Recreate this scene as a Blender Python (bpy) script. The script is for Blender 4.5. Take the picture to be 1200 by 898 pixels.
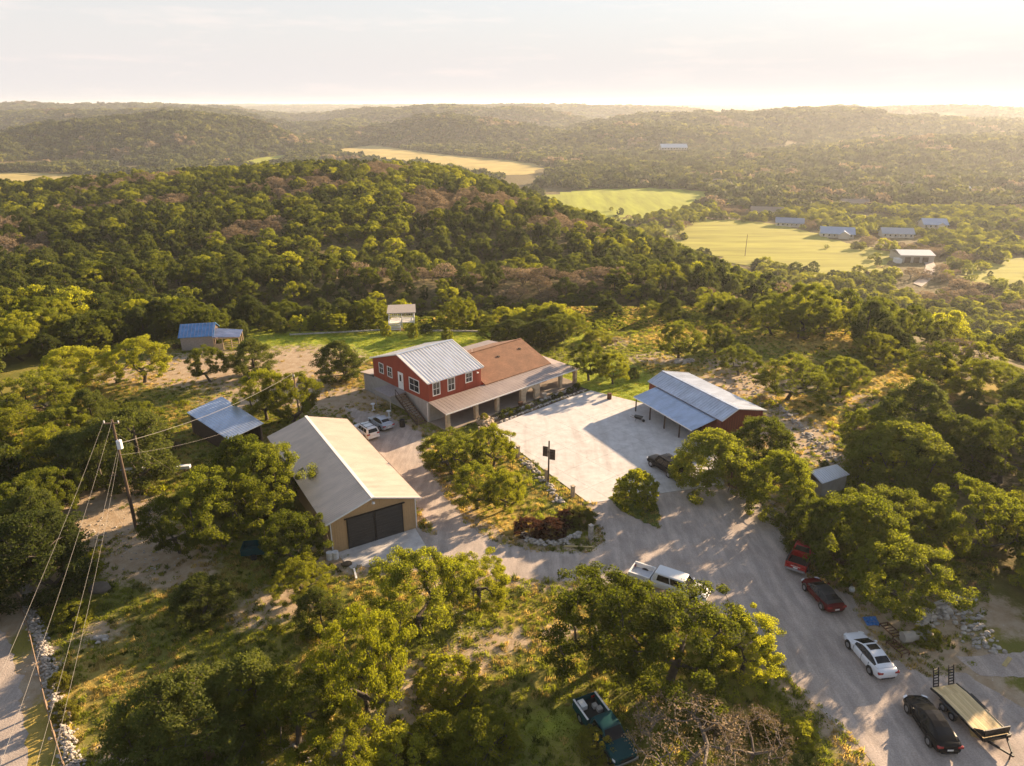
import bpy, math, random
import numpy as np
from mathutils import Vector, Matrix
random.seed(7)
R = math.radians
sc = bpy.context.scene
for o in list(bpy.data.objects): bpy.data.objects.remove(o, do_unlink=True)

# ------------------------------------------------------------------ camera
CAM_H, FPX, HORIZON = 41.0, 833.0, 122.0            # camera height in metres, focal length and horizon row in photo pixels
PITCH = math.atan((449 - HORIZON) / FPX)
cd = bpy.data.cameras.new('camera'); cam = bpy.data.objects.new('camera', cd); sc.collection.objects.link(cam)
cam.location = (0, 0, CAM_H); cam.rotation_euler = (math.pi / 2 - PITCH, 0, 0)
cd.sensor_width = 36; cd.lens = 36 * FPX / 1200; cd.clip_start = .5; cd.clip_end = 60000
sc.camera = cam
# ------------------------------------------------------------------ light
SUN_AZ, SUN_EL = R(49.5), R(15.0)                   # azimuth from the camera's forward direction towards its right
w = bpy.data.worlds.new('World'); sc.world = w; w.use_nodes = True
wn, wl = w.node_tree.nodes, w.node_tree.links
wn.clear()
VEIL, VEIL_C = .20, (4.25, 4.05, 4.0, 1)
wo = wn.new('ShaderNodeOutputWorld'); bg = wn.new('ShaderNodeBackground'); sky = wn.new('ShaderNodeTexSky')
sky.sky_type = 'NISHITA'; sky.sun_disc = False; sky.sun_elevation = SUN_EL; sky.sun_rotation = SUN_AZ
sky.altitude = 400; sky.air_density = 1.0; sky.dust_density = .5; sky.ozone_density = 1.0
bg.inputs['Strength'].default_value = 0.056
# faint streaky clouds: brighter wisps low over the horizon, the same all round
tc = wn.new('ShaderNodeTexCoord'); mp = wn.new('ShaderNodeMapping'); mp.inputs['Scale'].default_value = (2.2, 2.2, 15)
nz = wn.new('ShaderNodeTexNoise'); nz.inputs['Scale'].default_value = 3.2; nz.inputs['Detail'].default_value = 7; nz.inputs['Roughness'].default_value = .62
cr = wn.new('ShaderNodeMapRange'); cr.inputs['From Min'].default_value = .52; cr.inputs['From Max'].default_value = .7
cr.inputs['To Max'].default_value = .4
mx = wn.new('ShaderNodeMix'); mx.data_type = 'RGBA'; mx.blend_type = 'MIX'
mul = wn.new('ShaderNodeMix'); mul.data_type = 'RGBA'; mul.blend_type = 'MULTIPLY'; mul.inputs[0].default_value = 1
mul.inputs[7].default_value = (1.3, 1.16, 1.1, 1)
wl.new(tc.outputs['Generated'], mp.inputs['Vector']); wl.new(mp.outputs[0], nz.inputs['Vector']); wl.new(nz.outputs['Fac'], cr.inputs['Value'])
wl.new(cr.outputs[0], mx.inputs[0]); wl.new(mul.outputs[2], mx.inputs[7])
# thin high cloud veil: its depth grows towards the horizon as 1/sin(elevation), the same all round
sx_ = wn.new('ShaderNodeSeparateXYZ'); wl.new(tc.outputs['Generated'], sx_.inputs[0])
def wmath(op, a, b=None):
    q = wn.new('ShaderNodeMath'); q.operation = op
    for k, v in ((0, a), (1, b)):
        if v is None: continue
        if isinstance(v, (int, float)): q.inputs[k].default_value = v
        else: wl.new(v, q.inputs[k])
    return q.outputs[0]
veil = wmath('SUBTRACT', 1.0, wmath('EXPONENT', wmath('DIVIDE', -VEIL, wmath('MAXIMUM', sx_.outputs[2], .012))))
vm = wn.new('ShaderNodeMix'); vm.data_type = 'RGBA'; wl.new(veil, vm.inputs[0]); wl.new(sky.outputs[0], vm.inputs[6]); vm.inputs[7].default_value = VEIL_C
wl.new(vm.outputs[2], mul.inputs[6]); wl.new(vm.outputs[2], mx.inputs[6]); wl.new(mx.outputs[2], bg.inputs['Color']); wl.new(bg.outputs[0], wo.inputs['Surface'])
sd = bpy.data.lights.new('sun', 'SUN'); sun = bpy.data.objects.new('sun', sd); sc.collection.objects.link(sun)
sd.energy = 5.0; sd.angle = R(.6); sd.color = (1, .735, .46)
TO_SUN = Vector((math.sin(SUN_AZ) * math.cos(SUN_EL), math.cos(SUN_AZ) * math.cos(SUN_EL), math.sin(SUN_EL)))
sun.location = (60, 60, 80); sun.rotation_euler = (-TO_SUN).to_track_quat('-Z', 'Y').to_euler()
vs = sc.view_settings; vs.view_transform = 'Standard'; vs.look = 'None'; vs.exposure = 1.85; vs.gamma = 1; vs.use_curve_mapping = False
cy = sc.cycles
cy.use_denoising = True; cy.max_bounces = 6; cy.diffuse_bounces = 2; cy.glossy_bounces = 2; cy.transmission_bounces = 4
cy.transparent_max_bounces = 4; cy.volume_bounces = 1; cy.sample_clamp_indirect = 4; cy.caustics_reflective = False; cy.caustics_refractive = False

# ------------------------------------------------------------------ helpers
FW = Vector((0, math.cos(PITCH), -math.sin(PITCH))); UP = Vector((0, math.sin(PITCH), math.cos(PITCH)))
def P(px, py, z=0.0):
    """photo pixel -> point on the level z"""
    dx, dy = (px - 600) / FPX, -(py - 449) / FPX
    d = FW + UP * dy + Vector((dx, 0, 0))
    t = (z - CAM_H) / d.z
    return Vector((d.x * t, d.y * t, z))
def depth(p): return (Vector(p) - Vector((0, 0, CAM_H))).dot(FW)
def link(o): sc.collection.objects.link(o); return o
def tag(o, label=None, cat=None, group=None, kind=None):
    if label: o['label'] = label
    if cat: o['category'] = cat
    if group: o['group'] = group
    if kind: o['kind'] = kind
    return o
def thing(name, label, cat, loc=(0, 0, 0), rz=0.0, group=None):
    o = bpy.data.objects.new(name, None); o.empty_display_size = .2; link(o)
    o.location = loc; o.rotation_euler = (0, 0, rz)
    return tag(o, label, cat, group)
class MB:
    def __init__(s): s.v = []; s.f = []; s.m = []
    def poly(s, pts, m=0):
        b = len(s.v); s.v += [tuple(p) for p in pts]; s.f.append(tuple(range(b, b + len(pts)))); s.m.append(m); return s
    def box(s, x0, x1, y0, y1, z0, z1, m=0):
        b = len(s.v)
        s.v += [(x0, y0, z0), (x1, y0, z0), (x1, y1, z0), (x0, y1, z0), (x0, y0, z1), (x1, y0, z1), (x1, y1, z1), (x0, y1, z1)]
        for f in ((0, 3, 2, 1), (4, 5, 6, 7), (0, 1, 5, 4), (1, 2, 6, 5), (2, 3, 7, 6), (3, 0, 4, 7)): s.f.append(tuple(b + i for i in f)); s.m.append(m)
        return s
    def hexa(s, lo, hi, m=0):
        """eight corners: four below, four above, both anticlockwise"""
        b = len(s.v); s.v += [tuple(p) for p in lo] + [tuple(p) for p in hi]
        for f in ((0, 3, 2, 1), (4, 5, 6, 7), (0, 1, 5, 4), (1, 2, 6, 5), (2, 3, 7, 6), (3, 0, 4, 7)): s.f.append(tuple(b + i for i in f)); s.m.append(m)
        return s
    def slab(s, pts, t, m=0):
        """polygon with thickness t downwards"""
        n = len(pts); b = len(s.v)
        s.v += [tuple(p) for p in pts] + [(p[0], p[1], p[2] - t) for p in pts]
        s.f.append(tuple(range(b, b + n))); s.m.append(m); s.f.append(tuple(range(b + 2 * n - 1, b + n - 1, -1))); s.m.append(m)
        for i in range(n):
            j = (i + 1) % n; s.f.append((b + j, b + i, b + n + i, b + n + j)); s.m.append(m)
        return s
    def tube(s, a, c, r0, r1=None, n=8, m=0, caps=True):
        r1 = r0 if r1 is None else r1
        a, c = Vector(a), Vector(c); d = (c - a)
        if d.length < 1e-6: return s
        d.normalize(); x = d.orthogonal().normalized(); y = d.cross(x); b = len(s.v)
        for q, r in ((a, r0), (c, r1)):
            for k in range(n):
                t = 2 * math.pi * k / n; s.v.append(tuple(q + (x * math.cos(t) + y * math.sin(t)) * r))
        for k in range(n):
            j = (k + 1) % n; s.f.append((b + k, b + j, b + n + j, b + n + k)); s.m.append(m)
        if caps: s.f.append(tuple(range(b + n - 1, b - 1, -1))); s.m.append(m); s.f.append(tuple(range(b + n, b + 2 * n))); s.m.append(m)
        return s
    def path(s, pts, r, n=6, m=0):
        for a, c in zip(pts[:-1], pts[1:]): s.tube(a, c, r, r, n, m)
        return s
    def bar(s, a, c, w, h, m=0, up=(0, 0, 1)):
        """square bar from a to c"""
        a, c = Vector(a), Vector(c); d = (c - a).normalized(); upv = Vector(up)
        if abs(d.dot(upv)) > .98: upv = Vector((1, 0, 0))
        x = d.cross(upv).normalized(); y = x.cross(d).normalized()
        q = lambda p: [p - x * w / 2 - y * h / 2, p + x * w / 2 - y * h / 2, p + x * w / 2 + y * h / 2, p - x * w / 2 + y * h / 2]
        A, B = q(a), q(c); b = len(s.v); s.v += [tuple(p) for p in A + B]
        for f in ((0, 3, 2, 1), (4, 5, 6, 7), (0, 1, 5, 4), (1, 2, 6, 5), (2, 3, 7, 6), (3, 0, 4, 7)): s.f.append(tuple(b + i for i in f)); s.m.append(m)
        return s
    def rock(s, c, rx, ry, rz, rnd, m=0):
        """irregular angular stone"""
        b = len(s.v); n = 7
        rings = ((-.9, .62), (-.1, 1.0), (.62, .8))
        for h, k in rings:
            for i in range(n):
                t = 2 * math.pi * i / n + rnd.uniform(-.22, .22); q = k * rnd.uniform(.72, 1.12)
                s.v.append((c[0] + math.cos(t) * rx * q, c[1] + math.sin(t) * ry * q, c[2] + rz * (h + rnd.uniform(-.15, .15))))
        s.v.append((c[0] + rnd.uniform(-.2, .2) * rx, c[1], c[2] + rz * rnd.uniform(.85, 1.05)))
        for k in range(2):
            for i in range(n):
                j = (i + 1) % n; s.f.append((b + k * n + i, b + k * n + j, b + k * n + n + j, b + k * n + n + i)); s.m.append(m)
        for i in range(n): s.f.append((b + 2 * n + i, b + 2 * n + (i + 1) % n, b + 3 * n)); s.m.append(m)
        return s
    def mesh(s, name, mats, smooth=False):
        me = bpy.data.meshes.new(name); me.from_pydata(s.v, [], s.f)
        for q in (mats if isinstance(mats, (list, tuple)) else [mats]): me.materials.append(q)
        me.polygons.foreach_set('material_index', s.m)
        if smooth: me.polygons.foreach_set('use_smooth', [True] * len(s.f))
        me.update(); return me
    def build(s, name, mats, parent=None, smooth=False, loc=None, rz=None, bevel=0, seg=2, subsurf=0):
        o = bpy.data.objects.new(name, s.mesh(name, mats, smooth)); link(o)
        if parent: o.parent = parent
        if loc is not None: o.location = loc
        if rz is not None: o.rotation_euler = (0, 0, rz)
        if bevel:
            md = o.modifiers.new('bevel', 'BEVEL'); md.width = bevel; md.segments = seg; md.limit_method = 'ANGLE'; md.angle_limit = R(40)
        if subsurf:
            md = o.modifiers.new('subsurf', 'SUBSURF'); md.levels = subsurf; md.render_levels = subsurf
        return o
def mesh_np(name, V, F, mats, mi=None, smooth=False):
    """mesh from numpy arrays; F is (n,3) or (n,4)"""
    me = bpy.data.meshes.new(name); V = np.asarray(V, np.float32); F = np.asarray(F, np.int32)
    k = F.shape[1]
    me.vertices.add(len(V)); me.vertices.foreach_set('co', V.ravel())
    me.loops.add(F.size); me.loops.foreach_set('vertex_index', F.ravel())
    me.polygons.add(len(F)); me.polygons.foreach_set('loop_start', np.arange(0, F.size, k, dtype=np.int32))
    for q in mats: me.materials.append(q)
    if mi is not None: me.polygons.foreach_set('material_index', np.asarray(mi, np.int32))
    me.polygons.foreach_set('use_smooth', np.full(len(F), smooth))
    me.update(calc_edges=True); return me
# ------------------------------------------------------------------ materials
def new_mat(name):
    m = bpy.data.materials.new(name); m.use_nodes = True
    return m, m.node_tree.nodes, m.node_tree.links, m.node_tree.nodes['Principled BSDF']
def mat(name, col, rough=.7, metal=0.0, var=.12, scale=3.0, bump=0.0, bscale=30.0, coords='Object', spec=.5, stretch=None, coat=0.0):
    """plain procedural material: two noise scales vary the colour, optional bump"""
    m, n, l, b = new_mat(name)
    b.inputs['Roughness'].default_value = rough; b.inputs['Metallic'].default_value = metal; b.inputs['Specular IOR Level'].default_value = spec
    b.inputs['Coat Weight'].default_value = coat; b.inputs['Coat Roughness'].default_value = .05
    t = n.new('ShaderNodeTexCoord'); src = t.outputs[coords]
    if stretch:
        mp = n.new('ShaderNodeMapping'); mp.inputs['Scale'].default_value = stretch; l.new(src, mp.inputs[0]); src = mp.outputs[0]
    n1 = n.new('ShaderNodeTexNoise'); n1.inputs['Scale'].default_value = scale; n1.inputs['Detail'].default_value = 6; n1.inputs['Roughness'].default_value = .65
    l.new(src, n1.inputs['Vector'])
    r = n.new('ShaderNodeMapRange'); r.inputs['From Min'].default_value = .3; r.inputs['From Max'].default_value = .7
    r.inputs['To Min'].default_value = 1 - var; r.inputs['To Max'].default_value = 1 + var
    l.new(n1.outputs['Fac'], r.inputs['Value'])
    hs = n.new('ShaderNodeHueSaturation'); hs.inputs['Color'].default_value = (*col, 1); l.new(r.outputs[0], hs.inputs['Value'])
    l.new(hs.outputs[0], b.inputs['Base Color'])
    if bump:
        n2 = n.new('ShaderNodeTexNoise'); n2.inputs['Scale'].default_value = bscale; n2.inputs['Detail'].default_value = 4; l.new(src, n2.inputs['Vector'])
        bp = n.new('ShaderNodeBump'); bp.inputs['Strength'].default_value = bump; bp.inputs['Distance'].default_value = .05
        l.new(n2.outputs['Fac'], bp.inputs['Height']); l.new(bp.outputs[0], b.inputs['Normal'])
    return m
def leaf_mat(name, col, col2, trans=.4, vary=.35, refl=.6, tval=2.3):
    """leaf: diffuse plus translucent, hue varies from leaf to leaf and from plant to plant"""
    m, n, l, b = new_mat(name)
    g = n.new('ShaderNodeNewGeometry'); oi = n.new('ShaderNodeObjectInfo')
    ma = n.new('ShaderNodeMath'); ma.operation = 'MULTIPLY_ADD'; ma.inputs[1].default_value = .45
    l.new(oi.outputs['Random'], ma.inputs[0])
    mb = n.new('ShaderNodeMath'); mb.operation = 'MULTIPLY'; mb.inputs[1].default_value = .55; l.new(g.outputs['Random Per Island'], mb.inputs[0]); l.new(mb.outputs[0], ma.inputs[2])
    mx = n.new('ShaderNodeMix'); mx.data_type = 'RGBA'; mx.inputs[6].default_value = (*col, 1); mx.inputs[7].default_value = (*col2, 1); l.new(ma.outputs[0], mx.inputs[0])
    r = n.new('ShaderNodeMapRange'); r.inputs['To Min'].default_value = 1 - vary; r.inputs['To Max'].default_value = 1 + vary; l.new(oi.outputs['Random'], r.inputs['Value'])
    hs = n.new('ShaderNodeHueSaturation'); l.new(mx.outputs[2], hs.inputs['Color']); l.new(r.outputs[0], hs.inputs['Value'])
    b.inputs['Roughness'].default_value = .8; b.inputs['Specular IOR Level'].default_value = .08
    h1_ = n.new('ShaderNodeHueSaturation'); h1_.inputs['Saturation'].default_value = .95; h1_.inputs['Value'].default_value = refl; l.new(hs.outputs[0], h1_.inputs['Color']); l.new(h1_.outputs[0], b.inputs['Base Color'])
    tr = n.new('ShaderNodeBsdfTranslucent'); h2 = n.new('ShaderNodeHueSaturation'); h2.inputs['Saturation'].default_value = 1.1; h2.inputs['Value'].default_value = tval
    l.new(hs.outputs[0], h2.inputs['Color']); l.new(h2.outputs[0], tr.inputs['Color'])
    ms = n.new('ShaderNodeMixShader'); ms.inputs[0].default_value = trans
    l.new(b.outputs[0], ms.inputs[1]); l.new(tr.outputs[0], ms.inputs[2]); l.new(ms.outputs[0], n['Material Output'].inputs['Surface'])
    return m
# ------------------------------------------------------------------ terrain
def pip(x, y, poly):
    """points in polygon, numpy"""
    c = np.zeros(np.shape(x), bool); n = len(poly)
    for i in range(n):
        x0, y0 = poly[i][:2]; x1, y1 = poly[(i + 1) % n][:2]
        if y0 == y1: continue
        k = ((y0 > y) != (y1 > y)) & (x < (x1 - x0) * (y - y0) / (y1 - y0) + x0); c ^= k
    return c
def dseg(x, y, pts, closed=False):
    d = np.full(np.shape(x), 1e9); n = len(pts)
    for i in range(n if closed else n - 1):
        x0, y0 = pts[i][:2]; x1, y1 = pts[(i + 1) % n][:2]; dx, dy = x1 - x0, y1 - y0
        t = np.clip(((x - x0) * dx + (y - y0) * dy) / (dx * dx + dy * dy + 1e-9), 0, 1)
        d = np.minimum(d, np.hypot(x - x0 - t * dx, y - y0 - t * dy))
    return d
def sstep(t): t = np.clip(t, 0, 1); return t * t * (3 - 2 * t)
_g = np.random.RandomState(3); _perm = _g.rand(256, 256)
def vnoise(x, y):
    xi, yi = np.floor(x).astype(int), np.floor(y).astype(int); u, v = sstep(x - xi), sstep(y - yi)
    a = _perm[xi % 256, yi % 256]; b = _perm[(xi + 1) % 256, yi % 256]; c = _perm[xi % 256, (yi + 1) % 256]; d = _perm[(xi + 1) % 256, (yi + 1) % 256]
    return (a * (1 - u) + b * u) * (1 - v) + (c * (1 - u) + d * u) * v
def fbm(x, y, o=4):
    s = 0; a = .5
    for k in range(o): s = s + a * vnoise(x * 2 ** k + 17 * k, y * 2 ** k + 5 * k); a *= .5
    return s / (1 - .5 ** o)
VALLEY = -46.0
EDGE = [(420, -300), (190, -60), (108, 35), (82, 80), (64, 118), (44, 146), (24, 185), (8, 235), (-20, 320), (-55, 435), (-90, 462), (-180, 440), (-290, 385), (-460, 330), (-900, 270)]
PLATEAU = EDGE + [(-900, -900), (420, -900)]
HILLS = [  # x, y, radius along x, radius along y, height above the valley floor
    (-650, 1430, 340, 200, 55), (-1000, 1180, 190, 150, 52), (-180, 1750, 280, 130, 56), (-1100, 2300, 700, 350, 62), (-380, 2900, 650, 330, 62),
    (600, 1950, 480, 300, 58), (1150, 1900, 420, 420, 40), (330, 1600, 260, 170, 36), (900, 1300, 330, 240, 26), (1300, 1050, 420, 300, 24),
    (-150, 2500, 420, 200, 62), (200, 3600, 900, 350, 72), (1700, 3000, 900, 450, 66), (-1800, 3200, 900, 400, 74), (560, 1180, 210, 150, 12)]
FIELDS = {}
FIELD_PX = [
    ('green', [(620, 236), (640, 228), (700, 221), (780, 221), (830, 224), (832, 238), (800, 250), (760, 258), (722, 266), (690, 262), (655, 256), (634, 248)]),
    ('gold', [(772, 272), (800, 262), (850, 257), (905, 262), (950, 272), (985, 284), (1030, 292), (1048, 298), (1052, 316), (1036, 334), (1000, 334), (960, 325), (910, 318), (860, 308), (815, 296), (780, 284)]),
    ('gold', [(1128, 306), (1165, 302), (1240, 302), (1240, 352), (1200, 350), (1160, 342), (1132, 330)]),
    ('tan', [(388, 176), (440, 170), (480, 176), (530, 182), (600, 188), (640, 194), (620, 205), (560, 206), (500, 196), (440, 186), (400, 182)]),
    ('green', [(280, 191), (310, 184), (342, 181), (336, 188), (312, 195), (288, 198)]),
    ('tan', [(-60, 206), (20, 202), (80, 204), (120, 208), (110, 222), (40, 228), (-60, 230)]),
    ('green', [(326, 154), (352, 150), (372, 152), (350, 158)])]
FIELD_W = [[P(a, b, VALLEY + .3)[:2] for a, b in q] for _, q in FIELD_PX]
def hz(x, y):
    x = np.asarray(x, float); y = np.asarray(y, float)
    ins = pip(x, y, PLATEAU); d = dseg(x, y, EDGE); s = np.where(ins, 0, d)
    e = np.exp
    top = 8 * e(-((x + 95) / 85) ** 2 - ((y - 385) / 75) ** 2) - 8 * e(-((x + 270) / 120) ** 2 - ((y - 330) / 70) ** 2) - 12 * e(-((x + 8) / 72) ** 4 - ((y - 161) / 17) ** 2)
    top = top - 10 * e(-((x - 0) / 60) ** 2 - ((y - 225) / 34) ** 2) - 5 * e(-((x + 130) / 70) ** 2 - ((y - 215) / 30) ** 2)
    z = top + (VALLEY - top) * sstep(s / 165)
    r = np.hypot(x, y)
    h = np.zeros_like(x)
    for cx, cy_, rx, ry, a in HILLS:
        g = e(-(((x - cx) / rx) ** 2 + ((y - cy_) / ry) ** 2) ** 2.0); h = np.maximum(h, a * g) + .35 * np.minimum(h, a * g)
    fd = np.full(x.shape, 1e9)
    for q in FIELD_W: fd = np.minimum(fd, np.where(pip(x, y, q), 0, dseg(x, y, q, True)))
    h = h * sstep(fd / 160)
    h = h * (.72 + .56 * fbm(x / 210, y / 210))
    far = sstep((y - 2300) / 5200)
    h = h * (1 - .6 * far) + far * (60 + 34 * (fbm(x / 1500 + 9, y / 900) - .5) * 2)
    z = z + h * sstep((r - 620) / 320)
    return z
def h1(x, y): return float(hz(np.array([x]), np.array([y]))[0])
def axis(lo, hi, st, a, b, k):
    v = list(np.arange(lo, hi + 1e-6, st)); s = st; q = hi
    while q < b: s *= k; q += s; v.append(q)
    s = st; q = lo; pre = []
    while q > a: s *= k; q -= s; pre.append(q)
    return np.array(pre[::-1] + v)

# pixel outlines on the level yard
DRIVE = [(404, 476), (452, 488), (498, 508), (496, 532), (516, 568), (548, 612), (585, 636), (622, 644), (690, 648), (709, 634), (692, 596), (700, 586), (838, 566), (868, 575),
         (908, 600), (926, 640), (950, 676), (1000, 700), (1012, 735), (1040, 768), (1085, 792), (1130, 788), (1215, 840), (1215, 960), (1085, 960), (1010, 880), (968, 838), (925, 795), (896, 756),
         (848, 724), (792, 706), (736, 692), (680, 682), (632, 680), (588, 677), (548, 664), (512, 654), (470, 662), (428, 664), (404, 652), (400, 640), (488, 618), (510, 626), (470, 566), (430, 520)]
DRIVE_W = [P(*q)[:2] for q in DRIVE]
PAD_W = [(-3.9, 88.7), (8.5, 68.1), (24.6, 72.3), (26.2, 83.2), (20.6, 95.2), (12.1, 101.2)]
CLEAR_PX = [(-260, 1200), (-160, 960), (-90, 690), (20, 700), (95, 650), (70, 590), (150, 575), (215, 500), (160, 490), (90, 510), (0, 500), (-40, 470), (-20, 440), (60, 425), (130, 408), (205, 397), (300, 397), (330, 391), (455, 386), (560, 387), (640, 384),
            (700, 366), (800, 372), (880, 388), (990, 398), (1010, 420), (950, 470), (985, 520), (1010, 570), (930, 590), (925, 645), (985, 690), (1060, 722), (1095, 690), (1120, 700), (1150, 760), (1330, 745), (1400, 1200)]
CLEAR_W = [P(*q)[:2] for q in CLEAR_PX]
HOUSE_O, HOUSE_A = Vector((-11.316, 89.413, 0)), R(42.643)
BARN_O, BARN_A = Vector((-9.91, 63.29, 0)), R(121.176)
CAR_O, CAR_A = Vector((19.87, 96.9, 0)), R(-63.356)
def loc_poly(o, a, pts):
    c, s = math.cos(a), math.sin(a); return [(o.x + c * x - s * y, o.y + s * x + c * y) for x, y in pts]
BUILT = [loc_poly(HOUSE_O, HOUSE_A, [(-.5, -4), (26.5, -4), (26.5, 16), (-.5, 17.5)]), loc_poly(BARN_O, BARN_A, [(-.2, -.5), (22.3, -.5), (22.3, 9.4), (-.2, 9.4)]),
         loc_poly(CAR_O, CAR_A, [(-.3, -4), (16, -4), (16, 8), (-.3, 8)])]
# blobs of bare earth / lush lawn / dry gold grass on the ground: pixel, radii in metres, weight
DIRT = [(330, 440, 12, 10, 1), (280, 430, 13, 10, 1), (400, 470, 7, 6, 1), (230, 440, 12, 6, .9), (160, 440, 9, 5, .7), (445, 500, 6, 6, .8), (300, 470, 9, 4, .8), (120, 612, 6, 6, 1.1), (180, 645, 6, 5, 1), (90, 590, 7, 6, 1.1), (210, 670, 4, 3, .8), (270, 430, 16, 9, 1.1), (340, 425, 12, 9, 1.1),
        (330, 705, 4, 3, .7), (300, 720, 3, 2.5, .6), (545, 775, 3, 2.5, .7), (490, 800, 3, 3, .7), (470, 840, 3, 2, .6), (590, 750, 4, 2, .6), (400, 655, 5, 4, .7), (880, 450, 9, 6, .95), (930, 510, 6, 9, .95), (860, 430, 6, 6, .8), (980, 540, 4, 5, .7),
        (1120, 770, 4, 3, .8), (1040, 730, 4, 3, .7), (1100, 720, 3, 4, .7), (1170, 720, 3, 4, .6), (880, 590, 4, 5, .8), (770, 420, 7, 4, .6), (720, 400, 5, 5, .5), (520, 690, 4, 3, .5), (120, 740, 3, 2.5, .5), (380, 870, 4, 1.6, .6), (150, 880, 3, 1.5, .6),
        (1000, 470, 5, 4, .6), (1140, 560, 5, 4, .5), (30, 480, 7, 4, .5), (15, 720, 2, 8, 1), (10, 820, 2.2, 6, 1), (255, 870, 3, 1.5, .6), (660, 740, 2.5, 1.5, .6), (1170, 840, 3, 2, .6)]
LUSH = [(440, 396, 26, 12, 1.2), (730, 460, 9, 9, 1.3), (700, 440, 8, 8, 1.2), (350, 396, 14, 6, .8), (540, 392, 16, 8, 1), (715, 450, 7, 8, 1.0), (740, 470, 5, 6, 1.0), (680, 395, 9, 8, .7), (500, 400, 14, 8, .9), (650, 850, 5, 3, .5), (560, 740, 5, 3, .35), (540, 645, 4, 2, .2), (620, 690, 5, 2, .3), (745, 592, 2.6, 1.6, .7)]
GOLD = [(580, 600, 5, 6, .9), (620, 620, 4, 3, .9), (400, 440, 9, 6, .6), (830, 450, 6, 8, .9), (880, 430, 5, 5, .8), (960, 400, 14, 6, .9), (1050, 450, 10, 7, .8), (90, 800, 4, 5, .6), (60, 850, 3, 4, .7), (330, 420, 14, 8, .5), (640, 720, 6, 4, .5), (1180, 460, 10, 6, .6), (100, 470, 10, 6, .5), (960, 490, 4, 4, .7), (930, 470, 4, 5, .7), (780, 390, 10, 8, .5)]
def blobs(x, y, L):
    m = np.zeros_like(x)
    for px, py, rx, ry, wgt in L:
        c = P(px, py); m = np.maximum(m, wgt * np.exp(-((x - c.x) / rx) ** 2 - ((y - c.y) / ry) ** 2))
    return m
xs = axis(-92, 112, .8, -11000, 11000, 1.045); ys = axis(14, 172, .8, -900, 14000, 1.045)
GX, GY = np.meshgrid(xs, ys); GZ = hz(GX, GY)
nx_, ny_ = len(xs), len(ys)
ii = np.arange(nx_ * ny_).reshape(ny_, nx_)
GF = np.stack([ii[:-1, :-1], ii[:-1, 1:], ii[1:, 1:], ii[1:, :-1]], -1).reshape(-1, 4)
near = (np.abs(GX) < 130) & (GY > 10) & (GY < 190)
ndr = np.exp(-(np.where(pip(GX, GY, DRIVE_W), 0, dseg(GX, GY, DRIVE_W, True)) / 1.6) ** 2)
dirt_m = np.where(near, np.maximum(blobs(GX, GY, DIRT), .9 * ndr), 0); lush_m = np.where(near, blobs(GX, GY, LUSH), 0); gold_m = np.where(near, blobs(GX, GY, GOLD), 0)
clear_m = np.where(near, np.where(pip(GX, GY, CLEAR_W), 1, np.exp(-(dseg(GX, GY, CLEAR_W, True) / 7) ** 2)), 0)

def ground_material():
    m, n, l, b = new_mat('ground')
    at = n.new('ShaderNodeAttribute'); at.attribute_name = 'mask'; at.attribute_type = 'GEOMETRY'
    sp = n.new('ShaderNodeSeparateColor'); l.new(at.outputs['Color'], sp.inputs[0])
    t = n.new('ShaderNodeTexCoord')
    def noise(s, d=5, rough=.6):
        q = n.new('ShaderNodeTexNoise'); q.inputs['Scale'].default_value = s; q.inputs['Detail'].default_value = d; q.inputs['Roughness'].default_value = rough
        l.new(t.outputs['Object'], q.inputs['Vector']); return q.outputs['Fac']
    def mixc(fac, a, c):
        q = n.new('ShaderNodeMix'); q.data_type = 'RGBA'
        for k, v in ((0, fac), (6, a), (7, c)):
            if hasattr(v, 'links') or hasattr(v, 'is_linked'): l.new(v, q.inputs[k])
            elif k == 0: q.inputs[0].default_value = v
            else: q.inputs[k].default_value = (*v, 1)
        return q.outputs[2]
    def thr(v, lo, hi):
        q = n.new('ShaderNodeMapRange'); q.interpolation_type = 'SMOOTHSTEP'; q.inputs['From Min'].default_value = lo; q.inputs['From Max'].default_value = hi; l.new(v, q.inputs['Value']); return q.outputs[0]
    def add(a, c, k=1.0):
        q = n.new('ShaderNodeMath'); q.operation = 'MULTIPLY_ADD'; l.new(c, q.inputs[0]); q.inputs[1].default_value = k; l.new(a, q.inputs[2]); return q.outputs[0]
    fine, mid, big = noise(5.5, 6, .75), noise(.9, 5, .65), noise(.16, 4)
    woods = mixc(thr(mid, .35, .7), (.09, .078, .030), (.22, .165, .08))
    grass = mixc(thr(big, .4, .62), (.15, .16, .03), (.27, .235, .05))
    grass = mixc(thr(fine, .42, .72), grass, (.20, .16, .055))
    gold = mixc(thr(mid, .35, .68), (.44, .32, .09), (.32, .25, .06))
    lush = mixc(thr(mid, .35, .7), (.27, .34, .036), (.38, .40, .05))
    dirt = mixc(thr(mid, .3, .7), (.37, .265, .165), (.47, .37, .26))
    dirt = mixc(thr(fine, .55, .75), dirt, (.30, .21, .125))
    dirt = mixc(thr(noise(2.3, 3), .66, .72), dirt, (.56, .51, .44))
    c = mixc(at.outputs['Alpha'], woods, grass)
    c = mixc(thr(add(sp.outputs[2], mid, .6), .45, .85), c, gold)
    c = mixc(thr(add(sp.outputs[1], mid, .5), .5, .9), c, lush)
    c = mixc(thr(add(sp.outputs[0], add(mid, fine, .7), .75), .85, 1.15), c, dirt)
    l.new(c, b.inputs['Base Color']); b.inputs['Roughness'].default_value = 1; b.inputs['Specular IOR Level'].default_value = .1
    bp = n.new('ShaderNodeBump'); bp.inputs['Strength'].default_value = .7; bp.inputs['Distance'].default_value = .12; l.new(fine, bp.inputs['Height']); l.new(bp.outputs[0], b.inputs['Normal'])
    return m
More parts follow.
